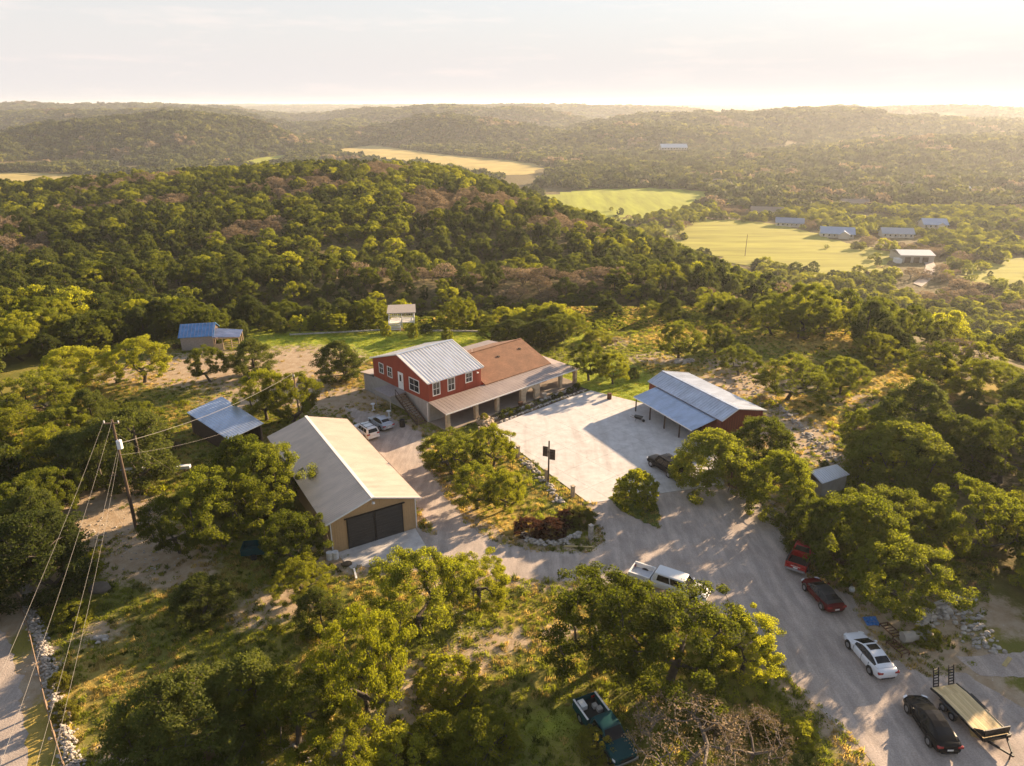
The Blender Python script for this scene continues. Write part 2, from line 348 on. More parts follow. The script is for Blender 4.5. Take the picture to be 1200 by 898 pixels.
gm = mesh_np('ground', np.stack([GX, GY, GZ], -1).reshape(-1, 3), GF, [ground_material()], smooth=True)
ca = gm.color_attributes.new('mask', 'FLOAT_COLOR', 'POINT')
ca.data.foreach_set('color', np.stack([dirt_m, lush_m, gold_m, clear_m], -1).astype(np.float32).ravel())
tag(link(bpy.data.objects.new('ground', gm)), kind='structure')

def rough_poly(pts, step, amp, seed):
    """outline with a ragged edge"""
    rnd = random.Random(seed); out = []
    for i in range(len(pts)):
        a, c = Vector(pts[i][:2]), Vector(pts[(i + 1) % len(pts)][:2]); n = max(1, int((c - a).length / step))
        for k in range(n):
            q = a.lerp(c, k / n); out.append((q.x + rnd.gauss(0, amp), q.y + rnd.gauss(0, amp)))
    return out
def sheet(name, pts, z, m, kind='structure'):
    import bmesh
    bm = bmesh.new(); vs_ = [bm.verts.new((x, y, z)) for x, y in pts]
    es = [bm.edges.new((vs_[i], vs_[(i + 1) % len(vs_)])) for i in range(len(vs_))]
    bmesh.ops.triangle_fill(bm, use_beauty=True, edges=es)
    for f in bm.faces:
        f.normal_update()
        if f.normal.z < 0: f.normal_flip()
    me = bpy.data.meshes.new(name); bm.to_mesh(me); bm.free(); me.materials.append(m)
    return tag(link(bpy.data.objects.new(name, me)), kind=kind)
def gravel_material():
    m, n, l, b = new_mat('caliche_gravel'); t = n.new('ShaderNodeTexCoord')
    def noise(s, d=5, st=None):
        q = n.new('ShaderNodeTexNoise'); q.inputs['Scale'].default_value = s; q.inputs['Detail'].default_value = d; q.inputs['Roughness'].default_value = .65
        src = t.outputs['Object']
        if st:
            mp = n.new('ShaderNodeMapping'); mp.inputs['Scale'].default_value = st; mp.inputs['Rotation'].default_value = (0, 0, .5); l.new(src, mp.inputs[0]); src = mp.outputs[0]
        l.new(src, q.inputs['Vector']); return q.outputs['Fac']
    r1 = n.new('ShaderNodeValToRGB'); r1.color_ramp.elements[0].position = .32; r1.color_ramp.elements[0].color = (.41, .345, .30, 1); r1.color_ramp.elements[1].position = .72; r1.color_ramp.elements[1].color = (.54, .465, .41, 1)
    l.new(noise(.45, 6), r1.inputs[0])
    r2 = n.new('ShaderNodeValToRGB'); r2.color_ramp.elements[0].position = .42; r2.color_ramp.elements[0].color = (.8, .8, .8, 1); r2.color_ramp.elements[1].position = .66; r2.color_ramp.elements[1].color = (1.12, 1.1, 1.08, 1)
    l.new(noise(1.1, 5, (1, .18, 1)), r2.inputs[0])
    r3 = n.new('ShaderNodeValToRGB'); r3.color_ramp.elements[0].position = .3; r3.color_ramp.elements[0].color = (.78, .76, .74, 1); r3.color_ramp.elements[1].position = .7; r3.color_ramp.elements[1].color = (1.15, 1.15, 1.15, 1)
    fn = noise(9, 4); l.new(fn, r3.inputs[0])
    a = n.new('ShaderNodeMix'); a.data_type = 'RGBA'; a.blend_type = 'MULTIPLY'; a.inputs[0].default_value = 1; l.new(r1.outputs[0], a.inputs[6]); l.new(r2.outputs[0], a.inputs[7])
    c = n.new('ShaderNodeMix'); c.data_type = 'RGBA'; c.blend_type = 'MULTIPLY'; c.inputs[0].default_value = 1; l.new(a.outputs[2], c.inputs[6]); l.new(r3.outputs[0], c.inputs[7])
    l.new(c.outputs[2], b.inputs['Base Color']); b.inputs['Roughness'].default_value = .95; b.inputs['Specular IOR Level'].default_value = .2
    bp = n.new('ShaderNodeBump'); bp.inputs['Strength'].default_value = .5; bp.inputs['Distance'].default_value = .05; l.new(fn, bp.inputs['Height']); l.new(bp.outputs[0], b.inputs['Normal'])
    return m
GRAVEL = gravel_material()
sheet('driveway', rough_poly(DRIVE_W, .5, .1, 5), .012, GRAVEL)
sheet('road', rough_poly([P(*q)[:2] for q in ((-70, 690), (-20, 700), (8, 745), (22, 800), (30, 850), (36, 960), (-90, 960))], .5, .12, 6), .012, GRAVEL)
def concrete_material():
    m, n, l, b = new_mat('concrete'); t = n.new('ShaderNodeTexCoord')
    def noise(s, d, lo, hi, c0, c1, st=None, rot=0):
        q = n.new('ShaderNodeTexNoise'); q.inputs['Scale'].default_value = s; q.inputs['Detail'].default_value = d; q.inputs['Roughness'].default_value = .65; src = t.outputs['Object']
        if st:
            mp = n.new('ShaderNodeMapping'); mp.inputs['Scale'].default_value = st; mp.inputs['Rotation'].default_value = (0, 0, rot); l.new(src, mp.inputs[0]); src = mp.outputs[0]
        l.new(src, q.inputs['Vector']); r = n.new('ShaderNodeValToRGB'); r.color_ramp.elements[0].position = lo; r.color_ramp.elements[1].position = hi; r.color_ramp.elements[0].color = (*c0, 1); r.color_ramp.elements[1].color = (*c1, 1); l.new(q.outputs['Fac'], r.inputs[0]); return r.outputs[0]
    cur = noise(.22, 6, .3, .7, (.57, .535, .51), (.67, .635, .605))
    for x in (noise(.9, 6, .3, .62, (.80, .79, .78), (1.03, 1.03, 1.03)), noise(.55, 5, .36, .5, (.86, .85, .84), (1, 1, 1), (1, .12, 1), .9), noise(2.2, 3, .24, .31, (.55, .53, .52), (1, 1, 1)), noise(14, 3, .3, .7, (.93, .93, .93), (1.06, 1.06, 1.06))):
        k = n.new('ShaderNodeMix'); k.data_type = 'RGBA'; k.blend_type = 'MULTIPLY'; k.inputs[0].default_value = 1; l.new(cur, k.inputs[6]); l.new(x, k.inputs[7]); cur = k.outputs[2]
    l.new(cur, b.inputs['Base Color']); b.inputs['Roughness'].default_value = .85; b.inputs['Specular IOR Level'].default_value = .3
    return m
CONC = concrete_material()
sheet('service_path', rough_poly([P(*q)[:2] for q in ((1122, 772), (1150, 768), (1190, 766), (1240, 764), (1240, 797), (1195, 794), (1150, 793))], .5, .1, 8), .02, GRAVEL)
# concrete yard cast in bays with open joints
def clip(poly, a, b_, c):
    """keep a*x+b*y<=c"""
    out = []
    for i in range(len(poly)):
        p, q = poly[i], poly[(i + 1) % len(poly)]; fp, fq = a * p[0] + b_ * p[1] - c, a * q[0] + b_ * q[1] - c
        if fp <= 0: out.append(p)
        if (fp < 0) != (fq < 0) and abs(fp - fq) > 1e-9: t = fp / (fp - fq); out.append((p[0] + t * (q[0] - p[0]), p[1] + t * (q[1] - p[1])))
    return out
pad = MB(); pad.poly([(x, y, .03) for x, y in PAD_W]); JOINT = mat('pad_joint', (.42, .38, .34), .95)
padb = pad.build('concrete_yard', JOINT); tag(padb, kind='structure')
ux, uy = math.cos(R(38)), math.sin(R(38))
for i in range(-4, 6):
    for j in range(-5, 6):
        q = PAD_W; cx, cy_ = 10.5, 84.5; st = 4.6
        a0, a1 = i * st + ux * cx + uy * cy_, (i + 1) * st + ux * cx + uy * cy_; b0, b1 = j * st - uy * cx + ux * cy_, (j + 1) * st - uy * cx + ux * cy_
        for A, B, C in ((ux, uy, a1 - .012), (-ux, -uy, -a0 - .012), (-uy, ux, b1 - .012), (uy, -ux, -b0 - .012)):
            if len(q) >= 3: q = clip(q, A, B, C)
        if len(q) >= 3:
            s_ = MB().slab([(x, y, .05 + random.Random(i * 31 + j).uniform(0, .004)) for x, y in q], .035); s_.build('concrete_bay', CONC, padb)

PATCH_W = [P(*q)[:2] for q in ((713, 584), (728, 577), (748, 578), (766, 588), (774, 602), (772, 620), (758, 614), (742, 606), (726, 597))]
sheet('grass_island', rough_poly(PATCH_W, .35, .1, 9), .062, mat('mown_grass', (.10, .12, .025), 1, var=.35, scale=3, spec=.1))
# ------------------------------------------------------------------ trees
def frame_of(d):
    d = d / np.linalg.norm(d); a = np.array([0, 0, 1.]) if abs(d[2]) < .9 else np.array([1., 0, 0]); x = np.cross(d, a); x /= np.linalg.norm(x); return x, np.cross(d, x)
def skeleton(rs, kind, Hh, Rr, n):
    """cluster centres in the crown, joined to the trunk by the shortest natural branches"""
    C = []
    lob = [(rs.uniform(0, 6.28), rs.uniform(.1, .9), rs.uniform(.18, .34)) for _ in range(6)]
    while len(C) < n:
        t = rs.uniform(0, 6.283); 
        if kind == 'oak':
            u = rs.uniform(-.8, 1) ; k = rs.uniform(.55, 1) ** .5
            rr = math.sqrt(max(0, 1 - abs(u) ** 2.2)); bump = 1 + .22 * math.sin(3 * t + lob[0][0]) + .16 * math.sin(5 * t + lob[1][0] + 2 * u)
            c = np.array([math.cos(t) * rr * Rr * k * bump, math.sin(t) * rr * Rr * k * bump, Hh * (.56 + .42 * u * (.55 + .45 * k))])
            if u < -.1 and rr * k < .5: continue
        elif kind == 'juniper':
            u = rs.uniform(.10, 1); k = rs.uniform(.45, 1) ** .5
            prof = (math.sin(math.pi * min(1, u * .86 + .12)) ** .75); bump = 1 + .2 * math.sin(3 * t + lob[0][0] + 3 * u) + .12 * math.sin(7 * t + lob[2][0])
            c = np.array([math.cos(t) * prof * Rr * k * bump, math.sin(t) * prof * Rr * k * bump, Hh * u * .97])
        elif kind == 'bush':
            u = rs.uniform(.05, 1); k = rs.uniform(.4, 1) ** .5; prof = math.sqrt(max(0, 1 - (u * 1.02 - .3) ** 2 / .52))
            c = np.array([math.cos(t) * prof * Rr * k, math.sin(t) * prof * Rr * k, Hh * u * .93])
        else:
            u = rs.uniform(-.2, 1); k = rs.uniform(.35, 1) ** .5; rr = math.sqrt(max(0, 1 - u * u))
            c = np.array([math.cos(t) * rr * Rr * k, math.sin(t) * rr * Rr * k, Hh * (.52 + .46 * u)])
        if all(np.linalg.norm(c - q) > .09 * Rr for q in C[-40:]): C.append(c)
    lean = rs.normal(0, .10, 2) * Hh
    nodes = [np.array([0, 0, -.25])]; par = [-1]
    fork = Hh * (.22 if kind in ('oak', 'bare') else .12)
    for k in (1, 2, 3): nodes.append(np.array([lean[0] * k / 3, lean[1] * k / 3, fork * k / 3])); par.append(len(nodes) - 2)
    if kind == 'juniper':
        for k in (1, 2, 3, 4): nodes.append(np.array([lean[0] * .5, lean[1] * .5, fork + (Hh * .8 - fork) * k / 4])); par.append(len(nodes) - 2)
    cost = [0.0] * len(nodes)
    order = sorted(range(n), key=lambda i: np.linalg.norm(C[i] - nodes[3])); tips = []
    for i in order:
        best, bj = 1e9, 3
        for j in range(3, len(nodes)):
            d = np.linalg.norm(C[i] - nodes[j]); dz = nodes[j][2] - C[i][2]
            q = d * d + .35 * cost[j] + (3 * dz if dz > 0 else 0)
            if q < best: best, bj = q, j
        a = nodes[bj]; mid = (a + C[i]) / 2 + rs.normal(0, .06, 3) * np.linalg.norm(C[i] - a) + np.array([0, 0, .05 * np.linalg.norm(C[i] - a)])
        nodes.append(mid); par.append(bj); cost.append(cost[bj] + np.linalg.norm(mid - a))
        nodes.append(C[i]); par.append(len(nodes) - 2); cost.append(cost[-1] + np.linalg.norm(C[i] - mid)); tips.append(len(nodes) - 1)
    return nodes, par, tips
def wood_mesh(nodes, par, trunk_r, tip_r, sides=5):
    n = len(nodes); ch = np.zeros(n)
    r2 = np.zeros(n)
    for i in range(n - 1, 0, -1):
        if r2[i] == 0: r2[i] = 1
        r2[par[i]] += r2[i]
    ex = math.log(trunk_r / tip_r) / math.log(max(2, r2[0])); rad = np.maximum(tip_r, tip_r * np.maximum(r2, 1) ** ex)
    V, F = [], []
    for i in range(1, n):
        a, c = nodes[par[i]], nodes[i]; d = c - a
        if np.linalg.norm(d) < 1e-4: continue
        x, y = frame_of(d); b = len(V); s = sides + (3 if rad[i] > .08 else 0); r0 = min(rad[par[i]], rad[i] * 1.5) if par[i] > 0 else rad[par[i]] * 1.25
        for q, r in ((a, r0), (c, rad[i])):
            for k in range(s): t = 6.2832 * k / s; V.append(q + (x * math.cos(t) + y * math.sin(t)) * r)
        for k in range(s): j = (k + 1) % s; F.append((b + k, b + j, b + s + j, b + s + k))
    return np.array(V), F
def leaf_quads(rs, centres, per, rad, size, flat=.62, up=.25):
    """leaf-sized faces spread through every cluster"""
    n = len(centres) * per; c = np.repeat(np.array(centres), per, 0)
    d = rs.normal(0, 1, (n, 3)); d /= np.linalg.norm(d, axis=1)[:, None]; k = rs.uniform(.1, 1, n) ** .45
    rr = np.repeat(rad * rs.uniform(.7, 1.35, len(centres)), per)
    p = c + d * (k * rr)[:, None] * np.array([1, 1, flat])
    nrm = d * .55 + rs.normal(0, .6, (n, 3)) + np.array([0, 0, up]); nrm /= np.linalg.norm(nrm, axis=1)[:, None]
    a = np.cross(nrm, rs.normal(0, 1, (n, 3))); a /= np.linalg.norm(a, axis=1)[:, None]; b = np.cross(nrm, a)
    s = size * rs.uniform(.6, 1.35, n); a *= s[:, None]; b *= (s * rs.uniform(.38, .7, n))[:, None]
    V = np.stack([p - a, p - a * .1 - b, p + a, p + a * .05 + b], 1).reshape(-1, 3)
    return V, np.arange(4 * n).reshape(-1, 4)
BARK = mat('bark', (.085, .068, .052), .95, var=.3, scale=2.5, bump=.8, bscale=9)
GREYBARK = mat('grey_bark', (.15, .122, .10), .95, var=.25, scale=2.5)
L_OAK = leaf_mat('leaf_live_oak', (.098, .130, .017), (.19, .192, .026), .38)
L_LIGHT = leaf_mat('leaf_cedar_elm', (.175, .20, .022), (.275, .265, .034), .42)
L_JUN = leaf_mat('leaf_juniper', (.060, .085, .018), (.115, .125, .024), .28, .3)
L_DRY = leaf_mat('leaf_dry', (.20, .15, .085), (.27, .20, .12), .3, .35, .9, 1.5)
L_RED = leaf_mat('leaf_red_shrub', (.055, .028, .016), (.13, .045, .022), .25)
L_YUC = leaf_mat('leaf_yellow_green', (.16, .17, .03), (.23, .21, .035), .45)
LEAVES = {'oak': L_OAK, 'elm': L_LIGHT, 'juniper': L_JUN, 'bush': L_LIGHT, 'bare': L_DRY, 'red': L_RED, 'yuc': L_YUC}
def make_proto(seed, kind, Hh, Rr, n, per, crad, size, leafm, detail='hi'):
    rs = np.random.RandomState(seed); shape = 'oak' if kind in ('oak', 'elm') else kind
    nodes, par, tips = skeleton(rs, shape, Hh, Rr, n)
    tr = {'oak': .26, 'juniper': .2, 'bush': .1, 'bare': .17}[shape] * Hh / 7
    V, F = wood_mesh(nodes, par, tr, .022 if detail == 'hi' else .04, 4 if detail == 'hi' else 3)
    F = np.array(F); wood = mesh_np('trunk', V, F, [GREYBARK if kind == 'bare' else BARK], smooth=True)
    cen = [nodes[i] for i in tips]
    if kind != 'bare': cen += [(nodes[i] + nodes[par[i]]) / 2 + rs.normal(0, .15, 3) for i in tips[::3]]
    LV, LF = leaf_quads(rs, cen, per, crad, size, .8 if shape == 'juniper' else .6, .15 if shape == 'juniper' else .3)
    crown = mesh_np('crown', LV, LF, [leafm])
    Rr = float(np.percentile(np.hypot(LV[:, 0], LV[:, 1]), 96)); Hh = float(np.percentile(LV[:, 2], 99.5))
    return dict(wood=wood, crown=crown, R=Rr, H=Hh, kind=kind)
PROTO = {'oak': [make_proto(11 + k, 'oak', 7, 4.2, 125, 230, .56, .078, L_OAK) for k in range(5)],
         'juniper': [make_proto(31 + k, 'juniper', 6, 2.7, 200, 130, .42, .072, L_JUN) for k in range(3)],
         'bush': [make_proto(51 + k, 'bush', 3, 2.0, 110, 110, .33, .072, L_LIGHT) for k in range(2)],
         'bare': [make_proto(61 + k, 'bare', 6, 3.4, 210, 14, .42, .07, L_DRY) for k in range(2)]}
def relook(p, m):
    c = p['crown'].copy(); c.materials[0] = m; return dict(p, crown=c)
PROTO['elm'] = [relook(PROTO['oak'][k], L_LIGHT) for k in (1, 3, 4)]
PROTO['dense'] = [make_proto(71 + k, 'bush', 6, 3.6, 190, 185, .52, .078, L_OAK) for k in range(2)]
PROTO['red'] = [relook(PROTO['bush'][1], L_RED)]; PROTO['yuc'] = [relook(PROTO['bush'][0], L_YUC)]
# medium-detail crowns for the nearer woods
MID = {'oak': [make_proto(111 + k, 'oak', 7, 3.6, 70, 58, .78, .19, L_OAK, 'lo') for k in range(3)],
       'juniper': [make_proto(131 + k, 'juniper', 6.5, 2.9, 70, 58, .66, .175, L_JUN, 'lo') for k in range(3)],
       'bare': [make_proto(161 + k, 'bare', 5.5, 3.0, 80, 9, .5, .2, L_DRY, 'lo') for k in range(2)]}
MID['elm'] = [relook(MID['oak'][k], L_LIGHT) for k in (0, 2)]
n_tree = 0
def plant(name, label, cat, kind, x, y, width, height=None, group=None, lib=PROTO, idx=None, z=None, rz=None, lean=0):
    global n_tree
    rnd = random.Random(n_tree * 7 + 1); n_tree += 1
    p = lib[kind][(idx if idx is not None else n_tree) % len(lib[kind])]
    s = width / (2 * p['R']); sz = (height / p['H']) if height else s * rnd.uniform(.92, 1.12)
    t = thing(name, label, cat, (x, y, (h1(x, y) if z is None else z)), rz if rz is not None else rnd.uniform(0, 6.28), group)
    t.scale = (s, s, sz)
    for nm in ('wood', 'crown'):
        o = bpy.data.objects.new('trunk' if nm == 'wood' else 'crown', p[nm]); link(o); o.parent = t
    return t
def at_px(px, py, wpx): q = P(px, py); return q.x, q.y, wpx * depth(q) / FPX
# hand-placed: kind, base pixel, crown width in pixels, crown height in metres (None = by proportion), label
YARD = [
 ('dense', 1050, 566, 128, 7.8, 'dense dark oak in the mass of oaks beyond the small corrugated roof'),
 ('dense', 1108, 552, 112, 7.4, 'dense oak in the mass beyond the corrugated roof, next to a golden clearing'),
 ('oak', 1018, 536, 92, 6.6, 'oak closing the loose stone row at the mass of dense oaks'),
 ('oak', 1172, 566, 112, 7.6, 'broad oak at the outer end of the mass of dense oaks'),
 ('oak', 1128, 648, 122, 7.8, 'broad oak behind the timber retaining frame and rubble heap'),
 ('elm', 1186, 636, 96, 5.4, 'yellow-green oak next to the broad oak behind the retaining frame'),
 ('oak', 1215, 700, 80, 4.4, 'oak above the concrete path past the rubble heap'),
 ('oak', 1150, 470, 90, 6.6, 'oak in the sunny clearing past the mass of dense oaks'),
 ('elm', 1090, 462, 74, 6.0, 'golden-lit oak in the sunny clearing past the stone row'),
 ('dense', 955, 646, 84, 5.8, 'oak filling the gap behind the red pickup'),
 ('juniper', 45, 700, 150, 8.6, 'broad dark juniper at the upper end of the rubble wall by the gravel road'),
 ('juniper', 238, 722, 74, 4.2, 'small crooked juniper on open grass by the tan metal barn'),
 ('juniper', 222, 890, 170, 7.2, 'large dark green juniper with bare reddish earth under it, inside the rubble wall'),
 ('juniper', 300, 862, 120, 6.8, 'second juniper leaning against the large dark one inside the rubble wall'),
 ('elm', 432, 845, 125, 9.8, 'tall narrow yellow-green oak below the tan barn apron'),
 ('oak', 492, 742, 135, 8.0, 'wide oak with dark forked limbs at the edge of the barn apron'),
 ('elm', 562, 712, 92, 5.4, 'bright oak leaning over the driveway junction from a slanting trunk'),
 ('juniper', 374, 738, 60, 4.2, 'small dark juniper beside the white post below the tan barn'),
 ('oak', 350, 872, 130, 6.0, 'olive oak between the large junipers and the tall narrow oak'),
 ('bush', 526, 812, 80, 3.0, 'round leafy shrub alone on the grass below the leaning bright oak'),
 ('elm', 395, 930, 120, 5.0, 'low yellow-green oak below the tall narrow oak'),
 ('bush', 470, 905, 90, 3.2, 'leafy shrub at the foot of the tall narrow oak'),
 ('bush', 565, 880, 95, 3.0, 'loose sunlit shrub on the grass beside the dark green pickup'),
 ('bush', 510, 880, 75, 2.6, 'shrub among shrubs on the grass beside the dark green pickup'),
 ('oak', 712, 780, 185, 8.2, 'spreading oak with a slanting double trunk over the white pickup'),
 ('oak', 785, 796, 205, 7.6, 'widest oak, its crown hanging over the gravel drive by the dark green pickup'),
 ('elm', 868, 790, 110, 5.6, 'pale oak at the bend of the gravel drive beyond the widest oak'),
 ('bare', 800, 905, 150, 5.4, 'leafless grey tree next to the dark green pickup'),
 ('bare', 880, 890, 95, 3.6, 'small leafless grey tree next to the gravel drive'),
 ('yuc', 898, 860, 48, 1.6, 'low yellow-green bush below the small leafless tree'),
 ('bush', 935, 868, 44, 1.7, 'dark leafy bush at the edge of the gravel drive'),
 ('yuc', 700, 880, 50, 1.7, 'yellowing bush at the tail of the dark green pickup'),
 ('bush', 195, 912, 46, 1.8, 'small bush in front of the large dark green juniper'),
 ('bush', 88, 728, 46, 1.9, 'pale shrub on the grass inside the rubble wall'),
 ('yuc', 78, 842, 30, 1.6, 'light yellow-green bush growing at the foot of the rubble wall'),
 ('yuc', 72, 806, 26, 1.4, 'paler bush with white-tipped leaves next to the rubble wall'),
 ('oak', 262, 640, 120, 8.6, 'massive dense live oak along the long side of the tan metal barn'),
 ('oak', 322, 606, 112, 8.8, 'live oak crowding the tan barn roof, behind the massive one'),
 ('dense', 292, 592, 100, 8.6, 'live oak deep in the grove, under the thick pale service cable'),
 ('oak', 212, 648, 92, 6.4, 'live oak at the outer end of the grove beside the tan barn'),
 ('oak', 346, 668, 92, 6.4, 'low live oak at the corner of the tan barn front'),
 ('elm', 355, 700, 84, 3.8, 'small sunlit oak in the grass in front of the barn grove'),
 ('juniper', 156, 566, 125, 9.4, 'big round evergreen between the utility pole and the grey-roofed shed'),
 ('juniper', 100, 566, 95, 7.0, 'evergreen pressed against the big round evergreen by the utility pole'),
 ('elm', 95, 458, 96, 7.4, 'golden oak on the bare earth beyond the big round evergreen'),
 ('elm', 170, 448, 86, 7.6, 'golden oak leaning over the sandy track near the blue-roofed barn'),
 ('oak', 52, 490, 100, 7.0, 'olive oak with two dark trunks beyond the utility pole'),
 ('elm', 20, 530, 95, 6.0, 'oak with a thin dark trunk across the grass from the utility pole'),
 ('oak', 247, 448, 50, 6.2, 'small twin-trunked oak standing alone in front of the blue-roofed barn'),
 ('juniper', 398, 447, 62, 7.0, 'lone dark juniper on the lawn near the red house gable'),
 ('juniper', 298, 440, 62, 6.4, 'dark juniper behind the pair of pale oaks by the dirt track'),
 ('elm', 313, 492, 78, 7.6, 'pale oak with a straight trunk beside the short wooden wire pole'),
 ('elm', 343, 494, 78, 7.2, 'pale oak with a curved trunk on the far side of the short wire pole'),
 ('oak', 530, 556, 80, 5.6, 'dense oak at the house end of the garden island'),
 ('elm', 578, 548, 70, 5.6, 'bright oak at the stone gate of the concrete yard'),
 ('oak', 560, 596, 78, 5.4, 'dense oak in the middle of the garden island'),
 ('elm', 592, 598, 62, 4.8, 'lower bright oak of the garden island, above the red shrubs'),
 ('bush', 520, 546, 34, 2.0, 'small shrub below the dense oak at the house end of the island'),
 ('bush', 745, 592, 56, 4.4, 'round clipped tree in a grass patch at the edge of the concrete yard'),
 ('red', 620, 624, 40, 1.5, 'rust-red shrub in the stone-edged bed'),
 ('red', 646, 626, 42, 1.6, 'rust-red shrub in the stone-edged bed, next to the yellow yucca'),
 ('red', 665, 612, 30, 1.4, 'small russet shrub behind the yellow yucca'),
 ('yuc', 680, 614, 34, 2.0, 'tall yellow-green spiky plant by the white post of the stone-edged bed'),
 ('dense', 832, 572, 100, 7.4, 'dense dark oak over the black sport utility vehicle'),
 ('dense', 890, 550, 84, 7.0, 'dense oak behind the one over the black vehicle, next to the red workshop'),
 ('dense', 908, 602, 88, 7.6, 'dense round oak standing between gravel drive and small corrugated roof'),
 ('dense', 1000, 668, 122, 8.0, 'big oak shading the red pickup'),
 ('oak', 1050, 716, 150, 7.0, 'big oak next to the rubble heap and the white sedan'),
 ('oak', 1030, 640, 120, 6.2, 'oak behind the two big ones over the parked cars'),
 ('bush', 1085, 752, 36, 1.3, 'sunlit bush beside the grey concrete pipe'),
 ('oak', 690, 446, 56, 6.4, 'shade oak on the bright lawn beside the house porch'),
 ('elm', 718, 450, 46, 5.2, 'paler young oak next to the shade oak on the bright lawn'),
 ('juniper', 602, 400, 56, 4.4, 'dark evergreen behind the brown shingle roof'),
 ('juniper', 634, 402, 58, 4.8, 'dark evergreen behind the porch corner of the house'),
 ('oak', 575, 398, 40, 3.6, 'oak behind the metal roof of the back porch'),
 ('oak', 660, 398, 60, 5.2, 'dark oak at the lawn edge behind the porch corner'),
 ('oak', 795, 420, 62, 6.6, 'rounded oak beyond the red workshop, above a heap of pale stones'),
 ('oak', 838, 414, 48, 5.6, 'oak next to the rounded one beyond the red workshop'),
 ('oak', 866, 440, 56, 5.0, 'spreading oak casting shade on golden grass beyond the red workshop'),
 ('oak', 922, 468, 92, 7.0, 'wide oak on the golden grass along the loose stone row'),
 ('oak', 985, 462, 60, 6.0, 'oak with a dark curved trunk on the stony side of the loose stone row'),
 ('elm', 1025, 430, 62, 6.0, 'sunlit oak in the golden clearing beyond the loose stone row'),
 ('juniper', 742, 444, 16, 2.0, 'small clipped evergreen on the lawn next to the shade oak'),
 ('bush', 700, 400, 40, 2.2, 'pale shrub in the rough grass behind the bright lawn'),
 ('elm', 676, 388, 30, 4.4, 'slender young oak in the rough grass behind the bright lawn'),
 ('bush', 452, 391, 13, 3.0, 'bright young sapling next to the white pavilion steps'),
 ('bush', 484, 394, 13, 3.0, 'dark leafy sapling in front of the white pavilion'),
 ('bush', 524, 398, 14, 2.6, 'young sapling on the lawn behind the striped metal roof'),
 ('juniper', 500, 388, 18, 2.2, 'clipped dark hedge bush beside the white pavilion'),
 ('oak', 905, 392, 58, 7.2, 'tall slim-trunked oak at the far edge of the golden clearing'),
 ('oak', 935, 396, 50, 6.6, 'slim-trunked oak at the far edge of the golden clearing, next to the tall one'),
]
for i, (k, px, py, wpx, hh, lab) in enumerate(YARD):
    x, y, wm = at_px(px, py, wpx)
    nm, ct = {'oak': ('oak_tree', 'tree'), 'dense': ('oak_tree', 'tree'), 'elm': ('oak_tree', 'tree'), 'juniper': ('juniper_tree', 'tree'), 'bare': ('bare_tree', 'tree'), 'bush': ('leafy_shrub', 'shrub'), 'red': ('red_shrub', 'shrub'), 'yuc': ('yellow_shrub', 'shrub')}[k]
    if 'round clipped tree' in lab: nm, ct = 'round_tree', 'tree'
    plant(nm, lab, ct, k, x, y, wm * (.9 if wm > 5.5 else .97), hh and hh * .94)
YARD_XY = np.array([[*P(px, py)[:2], wpx * depth(P(px, py)) / FPX / 2] for _, px, py, wpx, _, _ in YARD])

# ------------------------------------------------------------------ valley pastures
def field(name, px, m, seed):
    q = rough_poly([P(a, b, VALLEY + .3)[:2] for a, b in px], 8, 3.5, seed); FIELDS[name + str(seed)] = q
    sheet(name, q, VALLEY + .3, m)
M_GREEN = mat('pasture_green', (.29, .31, .040), 1, var=.28, scale=.12, spec=.1, stretch=(1, .12, 1))
M_TAN = mat('pasture_tan', (.42, .33, .12), 1, var=.25, scale=.02, spec=.1)
M_GOLD = mat('pasture_gold', (.31, .29, .055), 1, var=.3, scale=.12, spec=.1, stretch=(.15, 1, 1))
for i_, (kk, q) in enumerate(FIELD_PX): field('pasture', q, {'green': M_GREEN, 'gold': M_GOLD, 'tan': M_TAN}[kk], i_)
FIELD_L = list(FIELDS.values())
# ------------------------------------------------------------------ woods
def jitter(x0, x1, y0, y1, st, rs):
    gx, gy = np.meshgrid(np.arange(x0, x1, st), np.arange(y0, y1, st)); n = gx.size
    return gx.ravel() + rs.uniform(-.48, .48, n) * st, gy.ravel() + rs.uniform(-.48, .48, n) * st
def in_view(x, y, m=.80, pad=40): return (np.abs(x) < m * y + pad)
HOUSES_XY = []       # keep-clear discs in the valley, filled below
VALLEY_PX = [(895, 250, 20), (921, 262, 20), (965, 276, 26), (985, 280, 22), (1050, 280, 24), (1075, 308, 26), (1095, 268, 22), (1015, 214, 18), (1064, 221, 16), (1000, 241, 16), (1130, 226, 14), (840, 215, 12), (1062, 335, 14), (1085, 335, 16), (1030, 252, 12), (788, 175, 20)]
for px, py, r in VALLEY_PX:
    q = P(px, py, VALLEY)
    for t_ in (0, 14, 26): n_ = math.hypot(q.x, q.y); HOUSES_XY.append((q.x * (1 - t_ / n_), q.y * (1 - t_ / n_), r * (1 - t_ / 60)))
rs = np.random.RandomState(21)
x, y = jitter(-520, 560, 20, 640, 3.6, rs)
k = in_view(x, y) & ~pip(x, y, CLEAR_W)
inner = rs.rand(len(x))
for q in FIELD_L: k &= ~(pip(x, y, q) & ((dseg(x, y, q, True) > 11) | (inner > .22)) & (inner > .0025))
for hx, hy, r in HOUSES_XY: k &= np.hypot(x - hx, y - hy) > r * .8
hedge = (hz(x, y) < VALLEY + 2) & (fbm(x / 60, y / 60) < .34); k &= ~hedge
sparse = (x > 36) & (y < 150) & (hz(x, y) > -9); k &= ~(sparse & ((fbm(x / 12 + 3, y / 12) < .52) | (rs.rand(len(x)) < .55)))
k &= ~((fbm(x / 17 + 60, y / 17 + 4) < .25)) & (rs.rand(len(x)) > .08)
lone = np.zeros(len(x), bool)
